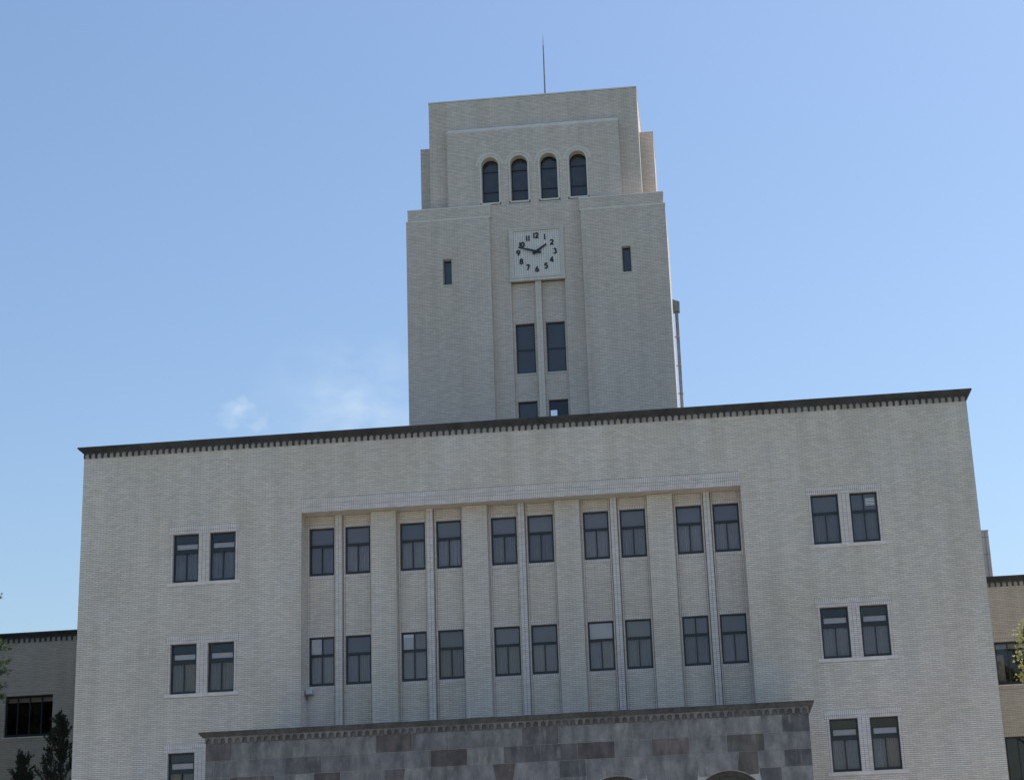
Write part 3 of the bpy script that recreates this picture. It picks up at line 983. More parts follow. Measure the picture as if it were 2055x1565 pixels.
# the two sunk strips under the clock, with a mullion pier between
m = MB()
for a, b, c, d in cells(-BAYX, BAYX, Z0T, BAYZ, wv):
    m.poly([(a, TWN - .12, c), (b, TWN - .12, c), (b, TWN - .12, d), (a, TWN - .12, d)])
YB_ = TWN - .12
m2 = MB()
for sg in (-1, 1):
    m2.poly([(sg * BAYX, TC, Z0T), (sg * BAYX, YB_, Z0T), (sg * BAYX, YB_, BAYZ), (sg * BAYX, TC, BAYZ)])
m2.poly([(-BAYX, TC, BAYZ), (BAYX, TC, BAYZ), (BAYX, YB_, BAYZ), (-BAYX, YB_, BAYZ)])
for a, b, c, d in wv:
    for q in ([(a, YB_, c), (a, YB_, d), (a, YB_ + .3, d), (a, YB_ + .3, c)], [(b, YB_, d), (b, YB_, c), (b, YB_ + .3, c), (b, YB_ + .3, d)],
              [(a, YB_, d), (b, YB_, d), (b, YB_ + .3, d), (a, YB_ + .3, d)], [(b, YB_, c), (a, YB_, c), (a, YB_ + .3, c), (b, YB_ + .3, c)]):
        m2.poly(q)
strip = m.build('sunk_strip', M_MORTAR, TW)
m2.build('strip_reveals', M_TBRICK_TEX, strip)
sh_ = [(a, b, c - .09, d + .09) for a, b, c, d in wv] + [(-.14, .14, 0, 40)]
brick_field(brick_rects(-BAYX + .003, BAYX - .003, 20.6, BAYZ - .06, sh_), YB_, strip, M_TBRICK)
tt_ = []
for a, b, c, d in wv:
    tt_ += tile_rects(a, b, c - .09, c - .002, .06, (1,)) + tile_rects(a, b, d + .002, d + .09, .06, (1,))
o = link('trim_tiles', slabs_mesh('trim_tiles', tt_, YB_, .012, M_TTRIM), strip); o['kind'] = 'stuff'
p = MB().box(-.135, .135, TC + .02, YB_ + .01, Z0T, BAYZ - .002).build('mullion_pier', M_TBRICK_TEX, TW)
o = link('trim_tiles', slabs_mesh('trim_tiles', tile_rects(-.135, .135, 20.6, BAYZ - .01, .135, [1] * 118), TC + .02, .010, M_TTRIM), p); o['kind'] = 'stuff'
for i, (a, b, c, d) in enumerate(wv):
    y = YB_ + .12
    m = MB()
    m.box(a, a + .045, y, y + .06, c, d).box(b - .045, b, y, y + .06, c, d)
    m.box(a + .045, b - .045, y, y + .06, d - .05, d).box(a + .045, b - .045, y, y + .06, c, c + .06)
    zm = c + (d - c) * .48
    m.box(a + .045, b - .045, y + .01, y + .05, zm - .02, zm + .02)
    w = m.build('window', M_FRAME, TW)
    MB().box(a + .045, b - .045, y + .03, y + .036, c + .06, zm - .02).build('pane', M_SMOKE, w)
    MB().box(a + .045, b - .045, y + .03, y + .036, zm + .02, d - .05).build('pane', M_SMOKE, w)
    if not (a > 0 and c < 22):
        MB().box(a + .02, b - .02, y + .12, y + .125, c + .02, d - .01).build('roller_blind', M_TBLIND, w)
# inside of the tower: rear wall with one small opening that shows the sky
rb = MB()
for a, b, c, d in cells(-TB, TB, Z0T, ZB, [(-0.12, 0.19, 23.965, 24.245)]):
    rb.box(a, b, TBK, TBK + .02, c, d)
rb.build('rear_wall', M_DARK, TW)
fl = MB()
fl.box(-TM, TM, TC + 1.0, 15.4, 31.6, 31.8)
fl.box(-TM - .02, -TM, TC + .2, TBK, Z0T, ZB).box(TM, TM + .02, TC + .2, TBK, Z0T, ZB)
fl.box(-TP + .02, TP - .02, 15.0, 15.05, 31.8, ZP)
fl.build('inner_walls', M_DARK, TW)

# ------------------------------------------------------------------ clock
CK = thing('wall_clock', 'square tiled clock with black numerals and hands set in the tower front', 'clock', (0, TC, 28.9))
KH, KZ0, KZ1 = 1.23, 28.90, 31.42
IH, IZ0, IZ1 = 1.045, 29.147, 31.265
YC = TC - 0.10
m = MB()
m.box(-KH, KH, YC, TC + .01, KZ0, IZ0).box(-KH, KH, YC, TC + .01, IZ1, KZ1)
m.box(-KH, -IH, YC, TC + .01, IZ0, IZ1).box(IH, KH, YC, TC + .01, IZ0, IZ1)
m.box(-KH - .03, KH + .03, YC - .02, TC, KZ0 - .04, KZ0 + .05)
for u0, u1, w0, w1 in ((-KH + .07, KH - .07, KZ1 - .075, KZ1 - .045), (-KH + .07, KH - .07, KZ0 + .10, KZ0 + .13), (-KH + .07, -KH + .10, KZ0 + .13, KZ1 - .075), (KH - .10, KH - .07, KZ0 + .13, KZ1 - .075)):
    m.box(u0, u1, YC - .03, YC + .002, w0, w1)
m.build('frame', M_CFRAME, CK)
m = MB(); m.box(-IH + .002, IH - .002, YC + .05, TC, IZ0 + .002, IZ1 - .002)
face = m.build('face', M_CJOINT, CK)
o = link('face_tiles', slabs_mesh('face_tiles', tile_rects(-IH + .006, IH - .006, IZ0 + .006, IZ1 - .006, .106, [1] * 20), YC + .05, .008, M_CLOCK), face)
o['kind'] = 'stuff'
def ribbon(mb, pts, w, y0, y1):
    L = len(pts)
    lft, rgt = [], []
    for i, p in enumerate(pts):
        a, b = pts[max(i - 1, 0)], pts[min(i + 1, L - 1)]
        d = Vector((b[0] - a[0], b[1] - a[1])).normalized()
        nrm = Vector((-d.y, d.x)) * (w / 2)
        lft.append((p[0] + nrm.x, p[1] + nrm.y)); rgt.append((p[0] - nrm.x, p[1] - nrm.y))
    for i in range(L - 1):
        mb.prism([rgt[i], rgt[i + 1], lft[i + 1], lft[i]], y0, y1)
def arc(cx, cz, rx, rz, a0, a1, n=10):
    return [(cx + rx * math.cos(math.radians(a0 + (a1 - a0) * k / n)), cz + rz * math.sin(math.radians(a0 + (a1 - a0) * k / n))) for k in range(n + 1)]
DG = {'0': [arc(0, .5, .26, .42, 90, 450, 16)], '1': [[(0, 0), (0, 1)]],
      '2': [arc(0, .70, .24, .24, 165, -35, 8) + [(-.24, .06)], [(-.30, .07), (.32, .07)]],
      '3': [arc(-.02, .73, .22, .22, 150, -80, 8), arc(-.02, .27, .26, .24, 80, -150, 9)],
      '4': [[(.12, 0), (.12, 1.0)], [(.14, .96), (-.30, .30)], [(-.34, .28), (.34, .28)]],
      '5': [[(.26, .94), (-.2, .94)], [(-.17, .98), (-.2, .52)], arc(-.03, .32, .27, .27, 120, -140, 10)],
      '6': [arc(0, .28, .25, .25, 0, 360, 14), [(.10, .98), (-.12, .62), (-.24, .34)]],
      '7': [[(-.28, .93), (.30, .93)], [(.26, .95), (-.06, 0)]],
      '8': [arc(0, .73, .20, .21, 0, 360, 12), arc(0, .27, .25, .25, 0, 360, 14)],
      '9': [arc(0, .70, .25, .25, 0, 360, 14), [(-.06, .0), (.14, .38), (.24, .64)]]}
NUM = [('12', -0.01, 31.015), ('1', 0.388, 30.918), ('2', 0.697, 30.640), ('3', 0.822, 30.205), ('4', 0.665, 29.81), ('5', 0.401, 29.516),
       ('6', -0.015, 29.40), ('7', -0.419, 29.502), ('8', -0.708, 29.806), ('9', -0.831, 30.222), ('10', -0.668, 30.613), ('11', -0.378, 30.90)]
SZ = 0.25
yn0, yn1 = YC + .015, YC + .041
for s_, cx, cz in NUM:
    m = MB()
    gap = .62 if s_ in ('12', '10') else .42
    offs = [0] if len(s_) == 1 else [-gap / 2 * SZ, gap / 2 * SZ]
    if s_ == '12':
        offs = [-.36 * SZ, .16 * SZ]
    if s_ == '10':
        offs = [-.32 * SZ, .18 * SZ]
    for ch, ox in zip(s_, offs):
        for j, st in enumerate(DG[ch]):
            ribbon(m, [(cx + ox + x * SZ, cz + (z - .5) * SZ) for x, z in st], .060, yn0 + j * .002, yn1)
    m.build('numeral', M_BLACK, CK)
def hand(tail, tip, w0, w1, y0, name):
    t, p = Vector(tail), Vector(tip)
    d = (p - t).normalized(); nrm = Vector((-d.y, d.x))
    m = MB()
    pts = [t - nrm * w0 / 2, p - nrm * w1 / 2, p + nrm * w1 / 2, t + nrm * w0 / 2]
    m.prism([(q.x, q.y) for q in pts], y0, y0 + .015)
    return m.build(name, M_BLACK, CK)
hand((-0.17, 30.115), (0.455, 30.545), .12, .075, YC - .04, 'hour_hand')
hand((0.20, 30.145), (-0.815, 30.46), .115, .055, YC - .065, 'minute_hand')
m = MB(); m.tube([(0, YC - .075, 30.205), (0, YC + .045, 30.205)], [.055, .055], 16)
m.build('spindle', M_BLACK, CK)

# ------------------------------------------------------------------ entrance porch of stone
PY, PHW = -6.55, 9.57
PORCH = thing('entrance_porch', 'grey stone entrance porch with arches, below a dark cornice, before the main block', 'porch', (0, -3.3, 0))
ARCH = (-6.98, -3.49, 0.0, 3.49, 6.98)
AR_R, AR_Z = 1.20, 4.46
core = MB()
ZPT = 7.27
core.box(-PHW + .03, PHW - .03, PY + .35, -0.05, ZPT - 1.0, ZPT - .1)
for a, b, c, d in cells(-PHW, PHW, 0, ZPT, [(c_ - AR_R, c_ + AR_R, -1, AR_Z + AR_R) for c_ in ARCH]):
    core.poly([(a, PY + .012, c), (b, PY + .012, c), (b, PY + .012, d), (a, PY + .012, d)])
for c in ARCH:
    for sg in (-1, 1):
        for k in range(10):
            t0, t1 = math.pi / 2 * k / 10, math.pi / 2 * (k + 1) / 10
            p0 = (c + sg * AR_R * math.cos(t0), AR_Z + AR_R * math.sin(t0)); p1 = (c + sg * AR_R * math.cos(t1), AR_Z + AR_R * math.sin(t1))
            core.poly([(p0[0], PY + .012, p0[1]), (p1[0], PY + .012, p1[1]), (c + sg * AR_R, PY + .012, AR_Z + AR_R)])
    prof = [(c - AR_R, 0)] + [(c + AR_R * math.cos(math.pi * (1 - k / 20)), AR_Z + AR_R * math.sin(math.pi * (1 - k / 20))) for k in range(21)] + [(c + AR_R, 0)]
    for p, q in zip(prof[:-1], prof[1:]):
        core.poly([(p[0], PY + .03, p[1]), (q[0], PY + .03, q[1]), (q[0], PY + .75, q[1]), (p[0], PY + .75, p[1])])
for sg in (-1, 1):
    core.poly([(sg * PHW, PY + .03, 0), (sg * PHW, 0, 0), (sg * PHW, 0, ZPT), (sg * PHW, PY + .03, ZPT)])
M_SJOINT = mat_plain('stone_joint', (0.36, 0.35, 0.345), 0.9, 0.1, 2.0)
core.build('core_wall', M_SJOINT, PORCH)
MB().box(-PHW + .01, PHW - .01, PY + .01, -.02, ZPT + .32, ZPT + .34).build('roof', M_ROOF, PORCH)

def mat_stone(name, base, mott):
    m, nt, b = new_mat(name)
    n = NT(nt)
    oi = n.node('ShaderNodeObjectInfo')
    c = n.ramp(n.noise(2.3, 7, 0.68), 0.30, 0.72, tuple(v * (1 - mott * 1.6) for v in base), tuple(v * (1 + mott * 1.3) for v in base))
    st = n.noise(1.3, 6, 0.7, stretch=(1.9, 1.9, 0.7), w=11.0)
    c = n.mix(1.0, c, n.ramp(st, 0.40, 0.62, (1.14, 1.13, 1.12), (0.60, 0.62, 0.65)), 'MULTIPLY')
    sp = n.noise(5.0, 4, 0.6, stretch=(1.5, 1.5, 0.3), w=23.0)      # pale lime runs
    c = n.mix(n.ramp(sp, 0.60, 0.78, (0, 0, 0), (0.6, 0.6, 0.6)), c, (0.26, 0.255, 0.25))
    c = n.mix(1.0, c, n.ramp(oi.outputs['Random'], 0, 1, (0.86, 0.87, 0.89), (1.12, 1.10, 1.07)), 'MULTIPLY')
    n.ln(c, b.inputs['Base Color'])
    b.inputs['Roughness'].default_value = 0.75
    n.bump(n.noise(26, 5), 0.35, 0.01, b)
    return m
M_ST = {'g': mat_stone('stone_grey', (0.165, 0.160, 0.160), 0.20), 'l': mat_stone('stone_light', (0.205, 0.197, 0.195), 0.18),
        'd': mat_stone('stone_dark', (0.098, 0.094, 0.096), 0.22), 'p': mat_stone('stone_plum', (0.088, 0.074, 0.072), 0.22),
        'b': mat_stone('stone_brown', (0.108, 0.097, 0.082), 0.18), 'm': mat_stone('stone_mauve', (0.122, 0.104, 0.101), 0.24)}
def stone(pts, key, proud=0.0):
    """one ashlar block from its outline in (x, z): chamfered face, real depth"""
    cx, cz = sum(p[0] for p in pts) / len(pts), sum(p[1] for p in pts) / len(pts)
    m = MB()
    def inset(p, d):
        return (p[0] + (d if p[0] < cx else -d), p[1] + (d if p[1] < cz else -d))
    a = [inset(p, .006) for p in pts]; b = [inset(p, .012) for p in pts]
    k = len(pts)
    y0 = PY - proud
    m.v = [(p[0], y0, p[1]) for p in b] + [(p[0], y0 + .008, p[1]) for p in a] + [(p[0], PY + .04, p[1]) for p in a]
    m.f.append(tuple(range(k)))
    for i in range(k):
        j = (i + 1) % k
        m.f.append((j, i, k + i, k + j)); m.f.append((k + j, k + i, 2 * k + i, 2 * k + j))
    return m.build('stone', M_ST[key], PORCH)
R1, R2, R3, R4 = ZPT, 6.722, 6.197, 5.672
MOD = 1.163
def row(xsj, z0, z1, keys):
    for (a, b), k in zip(zip(xsj[:-1], xsj[1:]), keys):
        stone([(a, z0), (b, z0), (b, z1), (a, z1)], k, random.uniform(0, .006))
row([-PHW] + [MOD * (k + .5) for k in range(-8, 8)] + [PHW], R2, R1, 'mggggpgggdglggllb' [:16] + 'd')
row([-PHW] + [MOD * k for k in range(-8, 9)] + [PHW], R3, R2, 'gggdgggplddpgmgbllgg'[:18])
# third course: keystones and springing voussoirs over each arch, short blocks between
def zarc(x, c):
    return AR_Z + math.sqrt(max(0.0, AR_R ** 2 - (x - c) ** 2))
VK = {0: 'mgl', 1: 'gml', 2: 'lpl', 3: 'lgl', 4: 'llb'}
for i, c in enumerate(ARCH):
    kb, kt = .27, .36
    arcp = [(c - kb + 2 * kb * k / 6, zarc(c - kb + 2 * kb * k / 6, c)) for k in range(7)]
    stone(arcp + [(c + kt, R3), (c - kt, R3)], VK[i][1], .004)
    for sg, key in ((-1, VK[i][0]), (1, VK[i][2])):
        lo = c + sg * kb
        # voussoir: from the keystone joint to a vertical outer joint, cut by the arch below
        an = math.radians(38)
        hx, hz = c + sg * AR_R * math.cos(an + .35), AR_Z + AR_R * math.sin(an + .35)
        arcs = [(c + sg * (kb + (abs(hx - c) - kb) * k / 5)) for k in range(6)]
        pts = [(x, zarc(x, c)) for x in arcs] + [(c + sg * .93, 5.50), (c + sg * .93, R3), (c + sg * kt, R3)]
        if sg < 0:
            pts = pts[::-1]
        stone(pts, key, .002)
ends = [-PHW] + [c for c in ARCH] + [PHW]
BK = ['gp', 'pg', 'gg', 'ld', 'gg', 'ld']
for i in range(6):
    a = ends[i] + (.93 if i > 0 else 0); b = ends[i + 1] - (.93 if i < 5 else 0)
    mid = (a + b) / 2 + random.uniform(-.03, .03)
    stone([(a, R4), (mid, R4), (mid, R3), (a, R3)], BK[i][0], random.uniform(0, .005))
    stone([(mid, R4), (b, R4), (b, R3), (mid, R3)], BK[i][1], random.uniform(0, .005))
# lower courses between the arches down to the ground
z = R4
lv = 0
while z > 0.1:
    z0 = max(0.0, z - .525)
    for i in range(6):
        def edge(c, sg):
            lo_z = max(z0, 0)
            if z0 >= AR_Z:
                return c + sg * math.sqrt(max(.05, AR_R ** 2 - (z0 - AR_Z) ** 2)) + sg * .02
            return c + sg * AR_R
        a = -PHW if i == 0 else edge(ARCH[i - 1], 1)
        b = PHW if i == 5 else edge(ARCH[i], -1)
        if b - a < .1:
            continue
        mid = (a + b) / 2 + (.18 if lv % 2 else -.18)
        # the first course below the voussoirs leans out to meet their vertical joints
        ta = ARCH[i - 1] + .933 if (lv == 0 and i > 0) else a
        tb_ = ARCH[i] - .933 if (lv == 0 and i < 5) else b
        for p, q, tp_, tq_ in ((a, mid, ta, mid), (mid, b, mid, tb_)):
            stone([(p, z0), (q, z0), (q, z), (p, z)] if lv else [(p, z0), (q, z0), (tq_, z), (tp_, z)], random.choice('ggglld'), random.uniform(0, .005))
    z = z0
    lv += 1
# wooden tympana and doors inside the arches
for c in ARCH:
    prof = [(c - AR_R, 0.0), (c + AR_R, 0.0)] + [(c + AR_R * math.cos(math.pi * k / 16), AR_Z + AR_R * math.sin(math.pi * k / 16)) for k in range(17)]
    m = MB(); m.prism(prof, PY + .55, PY + .62)
    d_ = m.build('arch_door', M_WOOD, PORCH)
    m = MB()
    for k in range(9):
        x = c - AR_R + AR_R * 2 * (k + .5) / 9
        m.box(x - .02, x + .02, PY + .53, PY + .552, 0, zarc(x, c) - .05)
    m.build('battens', M_WOOD, d_)
    m = MB()
    for k in range(20):
        t0, t1 = math.pi * k / 20, math.pi * (k + 1) / 20
        m.prism([(c + 1.06 * math.cos(t0), AR_Z + 1.06 * math.sin(t0)), (c + 1.19 * math.cos(t0), AR_Z + 1.19 * math.sin(t0)),
                 (c + 1.19 * math.cos(t1), AR_Z + 1.19 * math.sin(t1)), (c + 1.06 * math.cos(t1), AR_Z + 1.06 * math.sin(t1))], PY + .38, PY + .56)
    m.build('arch_moulding', M_PCORNICE, d_)
M_FRIEZE = mat_plain('frieze_stone', (0.145, 0.138, 0.132), 0.8, 0.35, 1.6, streak=0.35, bump=0.15)
M_NICHE = mat_plain('frieze_back', (0.115, 0.11, 0.107), 0.85, 0.3, 1.8, streak=0.3, bump=0.1)
MB().box(-PHW, PHW, PY + .012, PY + .4, ZPT, ZPT + .23).build('frieze', M_NICHE, PORCH)
cornice(PORCH, -PHW, PHW, PY + .012, ZPT + .012, M_PCORNICE,
        [(.09, ZPT + .205), (.095, ZPT + .225), (.115, ZPT + .24), (.15, ZPT + .275), (.175, ZPT + .30), (.185, ZPT + .305), (.185, ZPT + .37)],
        0.2345, .195, .075, .042, 6.4, cmat=M_FRIEZE)

# ------------------------------------------------------------------ side wings
def wing(sg, label):
    x_in, x_out = W, 46.0
    WG = thing('building_wing', label, 'building', (sg * 30, 16, 0), 'side wings of the main building')
    y = 11.0
    zt = 13.93
    lo, hi = sorted((sg * (x_in - .5), sg * x_out))
    hs = []
    for r, (zb, ztp) in enumerate(((9.865, 11.625), (5.95, 7.76))):
        x = 18.30
        while x < 45:
            a, b = sorted((sg * x, sg * (x + 2.12)))
            hs.append((a, b, zb, ztp))
            x += 3.45
    m = MB()
    for a, b, c, d in cells(lo, hi, 0, zt, hs):
        m.poly([(a, y, c), (b, y, c), (b, y, d), (a, y, d)])
    m2 = MB()
    for a, b, c, d in hs:
        for q in ([(a, y, c), (a, y, d), (a, y + .3, d), (a, y + .3, c)], [(b, y, d), (b, y, c), (b, y + .3, c), (b, y + .3, d)],
                  [(a, y, d), (b, y, d), (b, y + .3, d), (a, y + .3, d)], [(b, y, c), (a, y, c), (a, y + .3, c), (b, y + .3, c)]):
            m2.poly(q)
    xo = sg * x_out
    m2.poly([(xo, y, 0), (xo, y + 12, 0), (xo, y + 12, zt), (xo, y, zt)])
    m2.poly([(lo, y + 12, 0), (hi, y + 12, 0), (hi, y + 12, zt), (lo, y + 12, zt)])
    wl_ = m.build('front_wall', M_TAN_TEX, WG)
    m2.build('side_wall', M_TAN_TEX, WG)
    MB().box(lo, hi, y + .02, y + 11.9, zt - .4, zt - .05).build('roof', M_ROOF, WG)
    MB().box(lo, hi, y + 2.6, y + 2.7, 0, zt - .4).build('inner_wall', M_DARK, WG)
    # facing bricks and trim where the picture shows the wall
    v0, v1 = sorted((sg * 16.6, sg * 24.6)) if sg > 0 else (-25.0, -18.0)
    mm = MB(); mm.poly([(v0, y - .002, 6), (v1, y - .002, 6), (v1, y - .002, zt), (v0, y - .002, zt)])
    vh = [h for h in hs if h[1] > v0 and h[0] < v1]
    mm = MB()
    for a, b, c, d in cells(v0, v1, 6.0, zt, vh):
        mm.poly([(a, y - .002, c), (b, y - .002, c), (b, y - .002, d), (a, y - .002, d)])
    mm.build('mortar_face', M_MORTAR, wl_)
    tl_, eh = [], []
    for a, b, c, d in vh:
        eh += [(a - .12, b + .12, d, d + .36), (a - .12, b + .12, c - .18, c)]
        tl_ += tile_rects(a - .12, b + .12, d + .002, d + .36, .07, (.14, .22)) + tile_rects(a - .12, b + .12, c - .18, c - .002, .07, (1,))
    brick_field(brick_rects(v0, v1, 6.0, zt - .01, vh + eh), y - .002, wl_, M_TAN, 40)
    o = link('trim_tiles', slabs_mesh('trim_tiles', tl_, y - .002, .014, M_TAN), wl_); o['kind'] = 'stuff'
    for a, b, c, d in hs:
        yy = y + .10
        m = MB()
        m.box(a, a + .05, yy, yy + .06, c, d).box(b - .05, b, yy, yy + .06, c, d)
        m.box(a + .05, b - .05, yy, yy + .06, d - .07, d).box(a + .05, b - .05, yy, yy + .06, c, c + .12)
        bars = [a + (b - a) * k / 4 for k in (1, 2, 3)]
        for x in bars:
            m.box(x - .025, x + .025, yy + .005, yy + .055, c + .12, d - .07)
        w = m.build('window', M_FRAME, WG)
        ed = [a + .05] + bars + [b - .05]
        for p, q in zip(ed[:-1], ed[1:]):
            MB().box(p + .02, q - .02, yy + .03, yy + .036, c + .12, d - .07).build('pane', M_GLASS, w)
        MB().box(a - .10, b + .10, y - .05, y + .10, c - .05, c - .002).build('sill', M_TRIM, w)
        if sg > 0 and a < 18.5 and c > 9:
            MB().box(a + .10, a + .42, yy + .5, yy + .56, c + .2, d - .45).build('cabinet', M_CONC, w)
            pass
        if c > 9:
            MB().box(a + .05, b - .05, yy + .16, yy + .17, d - .26, d - .07).build('blind_and_reflection', M_CONC, w)
    c_ = cornice(WG, lo, hi, y - .012, zt, M_CORNICE,
                 [(.065, zt + .225), (.07, zt + .245), (.13, zt + .29), (.175, zt + .335), (.195, zt + .35), (.205, zt + .36), (.205, zt + .415)],
                 .2375, .23, .062, .034, 11.0, left=(sg < 0), right=(sg > 0))
    MB().box(lo, hi, y - .008, y + .3, zt, zt + .235).build('cornice_backing', M_GRIME_SHADE, WG)
    return WG
wing(-1, 'dark shaded brick wing set back beyond the left end of the main block')
wing(1, 'tan brick wing set back beyond the right end of the main block')

# ------------------------------------------------------------------ small things on the roofs and walls
rt = thing('rear_block', 'tan concrete block showing above the right wing behind the main block', 'building', (19.4, 24, 14))
MB().box(18.6, 20.40, 22, 26, 13.0, 18.60).build('shaft', M_CONC, rt)
m = MB()
for z in (14.6, 16.1, 17.45, 18.3):
    m.box(18.6, 20.405, 21.99, 22.01, z, z + .02)
m.box(20.22, 20.235, 21.99, 22.01, 13, 18.58)
m.build('panel_joint', M_MORTAR, rt)
MB().box(18.58, 20.42, 21.98, 26.02, 18.60, 18.66).build('coping', M_CONC, rt)

rod = thing('lightning_rod', 'thin dark lightning rod standing on top of the clock tower', 'lightning rod', (.11, 17, ZTT))
m = MB(); m.tube([(.11, 17, ZTT), (.112, 17, 41.5), (.116, 17, 43.4), (.119, 17, 44.1)], [.055, .045, .036, .03], 8)
m.build('mast', M_METAL, rod)
m = MB(); m.tube([(.119, 17, 44.1), (.12, 17, 44.7)], [.02, .008], 6)
m.build('tip', M_METAL, rod)
m = MB(); m.tube([(.11, 17, ZTT - .02), (.11, 17, ZTT + .15)], [.16, .12], 10)
m.build('base', M_METAL, rod)

DP = thing('rainwater_pipe', 'grey rainwater pipe with hopper head running down the tower\'s right side', 'drainpipe', (6.08, 14.6, 19))
YD = 14.6
m = MB(); m.tube([(6.03, YD, 18.9), (6.055, YD, 28.3)], [.078, .078], 10)
m.build('pipe', M_PIPE, DP, True)
m = MB()
m.prism([(5.90, 28.33), (6.205, 28.33), (6.225, 28.80), (5.90, 28.935)], YD - .16, YD + .16)
m.build('hopper_head', M_HOPPER, DP)
for z in (20.5, 22.9 + .35, 24.30 + .05, 25.35 + .35, 26.35 + .75):
    m = MB()
    m.box(5.88, 6.12, YD - .015, YD + .015, z, z + .03)
    m.tube([(6.05, YD, z - .02), (6.05, YD, z + .05)], [.095, .095], 10)
    m.build('bracket', M_PIPE, DP)

BX = thing('junction_box', 'small white box on a bracket in the left corner of the recessed wall', 'junction box', (-7.97, .7, 9.6))
MB().box(-8.07, -7.83, .50, .735, 9.63, 9.80).build('case', M_BOX, BX)
MB().box(-8.108, -7.82, .50, .735, 9.585, 9.612).build('bracket_plate', M_METAL, BX)
m = MB(); m.tube([(-8.06, .70, 9.6), (-8.07, .72, 9.5), (-8.06, .725, 9.42)], [.012] * 3, 6)
m.build('cable', M_BLACK, BX)

# ------------------------------------------------------------------ trees
def mat_leaf(name, a, b, trans):
    m, nt, bs = new_mat(name)
    n = NT(nt)
    c = n.ramp(n.noise(3.0, 4), 0.3, 0.7, a, b)
    n.ln(c, bs.inputs['Base Color'])
    bs.inputs['Roughness'].default_value = 0.55
    tr = n.node('ShaderNodeBsdfTranslucent')
    n.ln(c, tr.inputs['Color'])
    mx = n.node('ShaderNodeMixShader'); mx.inputs[0].default_value = trans
    n.ln(bs.outputs[0], mx.inputs[1]); n.ln(tr.outputs[0], mx.inputs[2])
    n.ln(mx.outputs[0], nt.nodes['Material Output'].inputs['Surface'])
    return m
M_BARK = mat_plain('bark', (0.07, 0.055, 0.045), 0.9, 0.3, 3.0, bump=0.4)
M_CONIF = mat_leaf('conifer_needles', (0.022, 0.034, 0.024), (0.045, 0.065, 0.04), 0.15)
M_PINE = mat_leaf('pine_needles', (0.05, 0.085, 0.025), (0.11, 0.15, 0.05), 0.3)
M_MAPLE = mat_leaf('fresh_leaves', (0.30, 0.32, 0.10), (0.58, 0.56, 0.28), 0.35)
def leaf(mb, p, d, L, wd):
    """a small pointed leaf with a centre fold"""
    d = d.normalized()
    s = d.cross(Vector((rng.randn(), rng.randn(), rng.randn()))).normalized()
    u = s.cross(d)
    a, b = p + d * L * .5 + s * wd + u * wd * .3, p + d * L * .5 - s * wd + u * wd * .3
    mb.poly([p, a, p + d * L]); mb.poly([p, p + d * L, b])
def rnd(s=1.0):
    return Vector((rng.randn(), rng.randn(), rng.randn())) * s

def conifer(x, y, top, base_r, label, lean, seed):
    rng.seed(seed)
    T = thing('conifer_tree', label, 'tree', (x, y, 0), 'dark conifers beside the left wing')
    tr = MB(); tr.tube([(x, y, 0), (x + lean * .3, y, top * .5), (x + lean, y, top - .5)], [.16, .10, .02], 8)
    tr.build('trunk', M_BARK, T)
    br, lf = MB(), MB()
    def shoot(p0, d, L, n):
        p1 = p0 + d * L * .5 + rnd(.05) + Vector((0, 0, .05)); p2 = p0 + d * L + Vector((0, 0, L * .28))
        br.tube([p0, p1, p2], [.02, .014, .005], 5, False)
        for k in range(n):
            t = .12 + .88 * (k + rng.rand()) / n
            q = p0.lerp(p1, t * 2) if t < .5 else p1.lerp(p2, t * 2 - 1)
            dd = (p2 - p0).normalized() + rnd(.55) + Vector((0, 0, .25))
            leaf(lf, q, dd, rng.uniform(.06, .12), rng.uniform(.009, .018))
    h = top - 5.2
    N = 95
    for i in range(N):
        t = (i + rng.rand()) / N
        z = 5.2 + h * t ** .9
        r = base_r * (1 - t) ** .75 * rng.uniform(.35, 1.3) + .12
        an = rng.rand() * 6.283
        d = Vector((math.cos(an), math.sin(an), rng.uniform(.35, 1.2))).normalized()
        p0 = Vector((x + lean * (z / top), y, z - r * .6))
        shoot(p0, d, r, 46)
        for j in range(4):
            q = p0 + d * r * rng.uniform(.45, .95)
            d2 = (d + rnd(.45) + Vector((0, 0, .6))).normalized()
            shoot(q, d2, rng.uniform(.16, .36), 50)
    for j in range(6):
        shoot(Vector((x + lean, y, top - .8 + j * .06)), (Vector((rng.uniform(-.55, .55), rng.uniform(-.4, .4), 1.2))).normalized(), .45, 30)
    br.build('branches', M_BARK, T)
    o = lf.build('crown', M_CONIF, T)
    return T
conifer(-18.95, 6.0, 9.85, 1.75, 'dark conifer tree hugging the left edge of the main block', -.45, 3)
conifer(-20.95, 6.4, 8.45, .70, 'short dark conifer shoot left of the bigger conifer, beneath the wing window', -.05, 11)

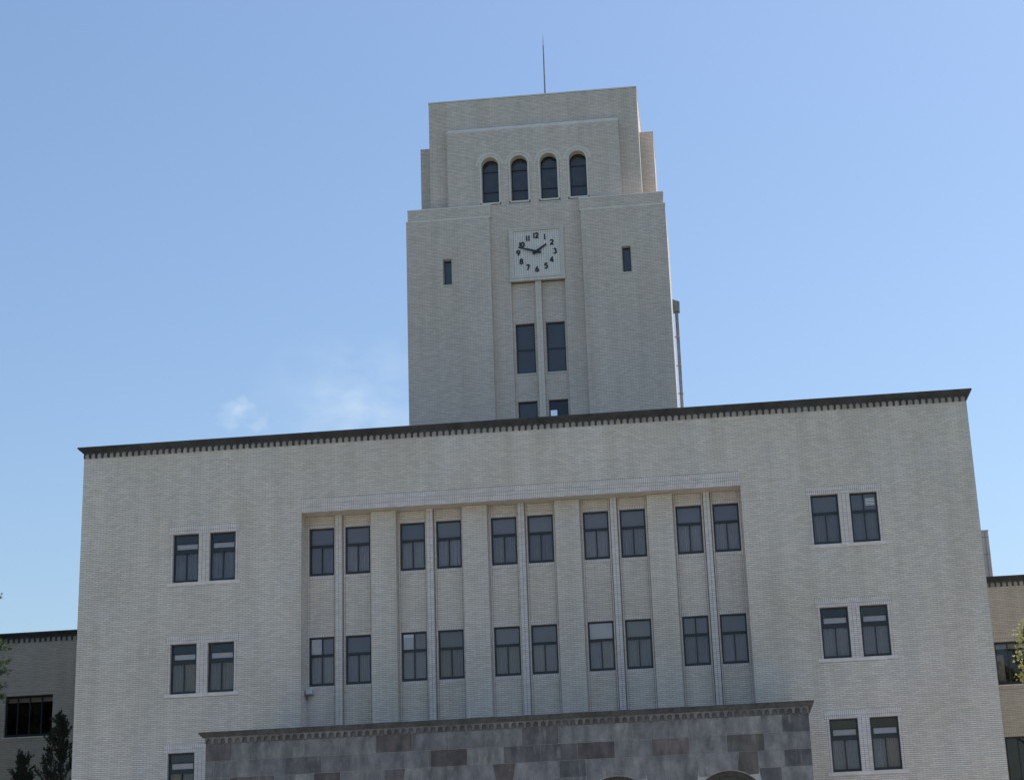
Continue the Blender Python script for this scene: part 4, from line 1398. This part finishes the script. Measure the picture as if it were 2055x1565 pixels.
def bough_tree(name, label, base, trunk_h, tips, mat, needle, seed, crown_c, crown_r, n_fill):
    """tree whose trunk stands outside the picture; boughs reach to the given tips"""
    rng.seed(seed)
    T = thing(name, label, 'tree', (base[0], base[1], 0))
    b = Vector((base[0], base[1], 0))
    top = b + Vector((0, 0, trunk_h))
    tr = MB()
    tr.tube([b, b.lerp(top, .5) + Vector((.1, .05, 0)), top], [.24, .17, .05], 10)
    tr.build('trunk', M_BARK, T)
    br, lf = MB(), MB()
    def spray(p0, p1, n, droop, big=1.0):
        mid = p0.lerp(p1, .55) + Vector((0, 0, .25 - droop))
        br.tube([p0, mid, p1], [.05, .03, .008], 6, False)
        for k in range(n):
            t = .25 + .75 * rng.rand() ** .6
            q = p0.lerp(mid, t * 2) if t < .5 else mid.lerp(p1, t * 2 - 1)
            d = (p1 - p0).normalized() + rnd(.5)
            if needle:
                q = q + rnd(.07)
                for _ in range(4):
                    leaf(lf, q, d + rnd(.55) + Vector((0, 0, .15)), rng.uniform(.10, .19) * big, rng.uniform(.008, .015) * big)
            else:
                q = q + rnd(.09)
                for _ in range(2):
                    leaf(lf, q + rnd(.03), d + rnd(.9) + Vector((0, 0, -.2)), rng.uniform(.07, .13), rng.uniform(.028, .05))
    for tp in tips:
        p1 = Vector(tp)
        p0 = Vector((b.x + rng.uniform(-.1, .1), b.y, min(p1.z + rng.uniform(-1.2, -.2), trunk_h - .2)))
        spray(p0, p1, 170 if needle else 55, .1 if needle else 0)
        for j in range(3):
            q = p0.lerp(p1, rng.uniform(.55, .9))
            spray(q, q + (p1 - p0).normalized() * .35 + rnd(.22), 40 if needle else 16, 0)
    for i in range(n_fill):
        v = rnd(1).normalized() * crown_r * rng.uniform(.35, 1.0) ** .7
        v.z *= 1.25
        p1 = Vector(crown_c) + v
        p0 = Vector((b.x, b.y, min(max(p1.z - 1.0, 2.0), trunk_h - .1)))
        spray(p0, p1, 70 if needle else 60, 0, 2.4)
    br.build('branches', M_BARK, T)
    lf.build('crown', mat, T)
    return T
bough_tree('pine_tree', 'yellow green sunlit pine boughs at the left edge, before the dark wing', (-26.6, 2.0), 17.5,
           [(-20.28, 3.0, 12.38), (-20.62, 2.9, 12.6), (-20.42, 3.1, 11.85), (-20.35, 2.9, 11.45), (-20.40, 3.0, 10.9), (-20.46, 3.0, 10.5), (-20.84, 3.0, 14.43), (-20.72, 3.1, 9.6)],
           M_PINE, True, 5, (-28.2, 1.5, 10.4), 6.2, 900)  # unseen crown made larger and denser to shade the left wing
bough_tree('maple_tree', 'bright yellow green leafy twigs at the right edge, before the tan wing', (20.6, 4.0), 12.4,
           [(18.02, 4.0, 10.85), (18.28, 4.0, 11.15), (18.0, 4.0, 10.4), (17.84, 4.05, 10.03), (18.05, 4.0, 9.65), (18.0, 4.0, 9.3), (18.38, 3.9, 8.9)],
           M_MAPLE, False, 9, (20.8, 4.0, 10.6), 1.7, 60)
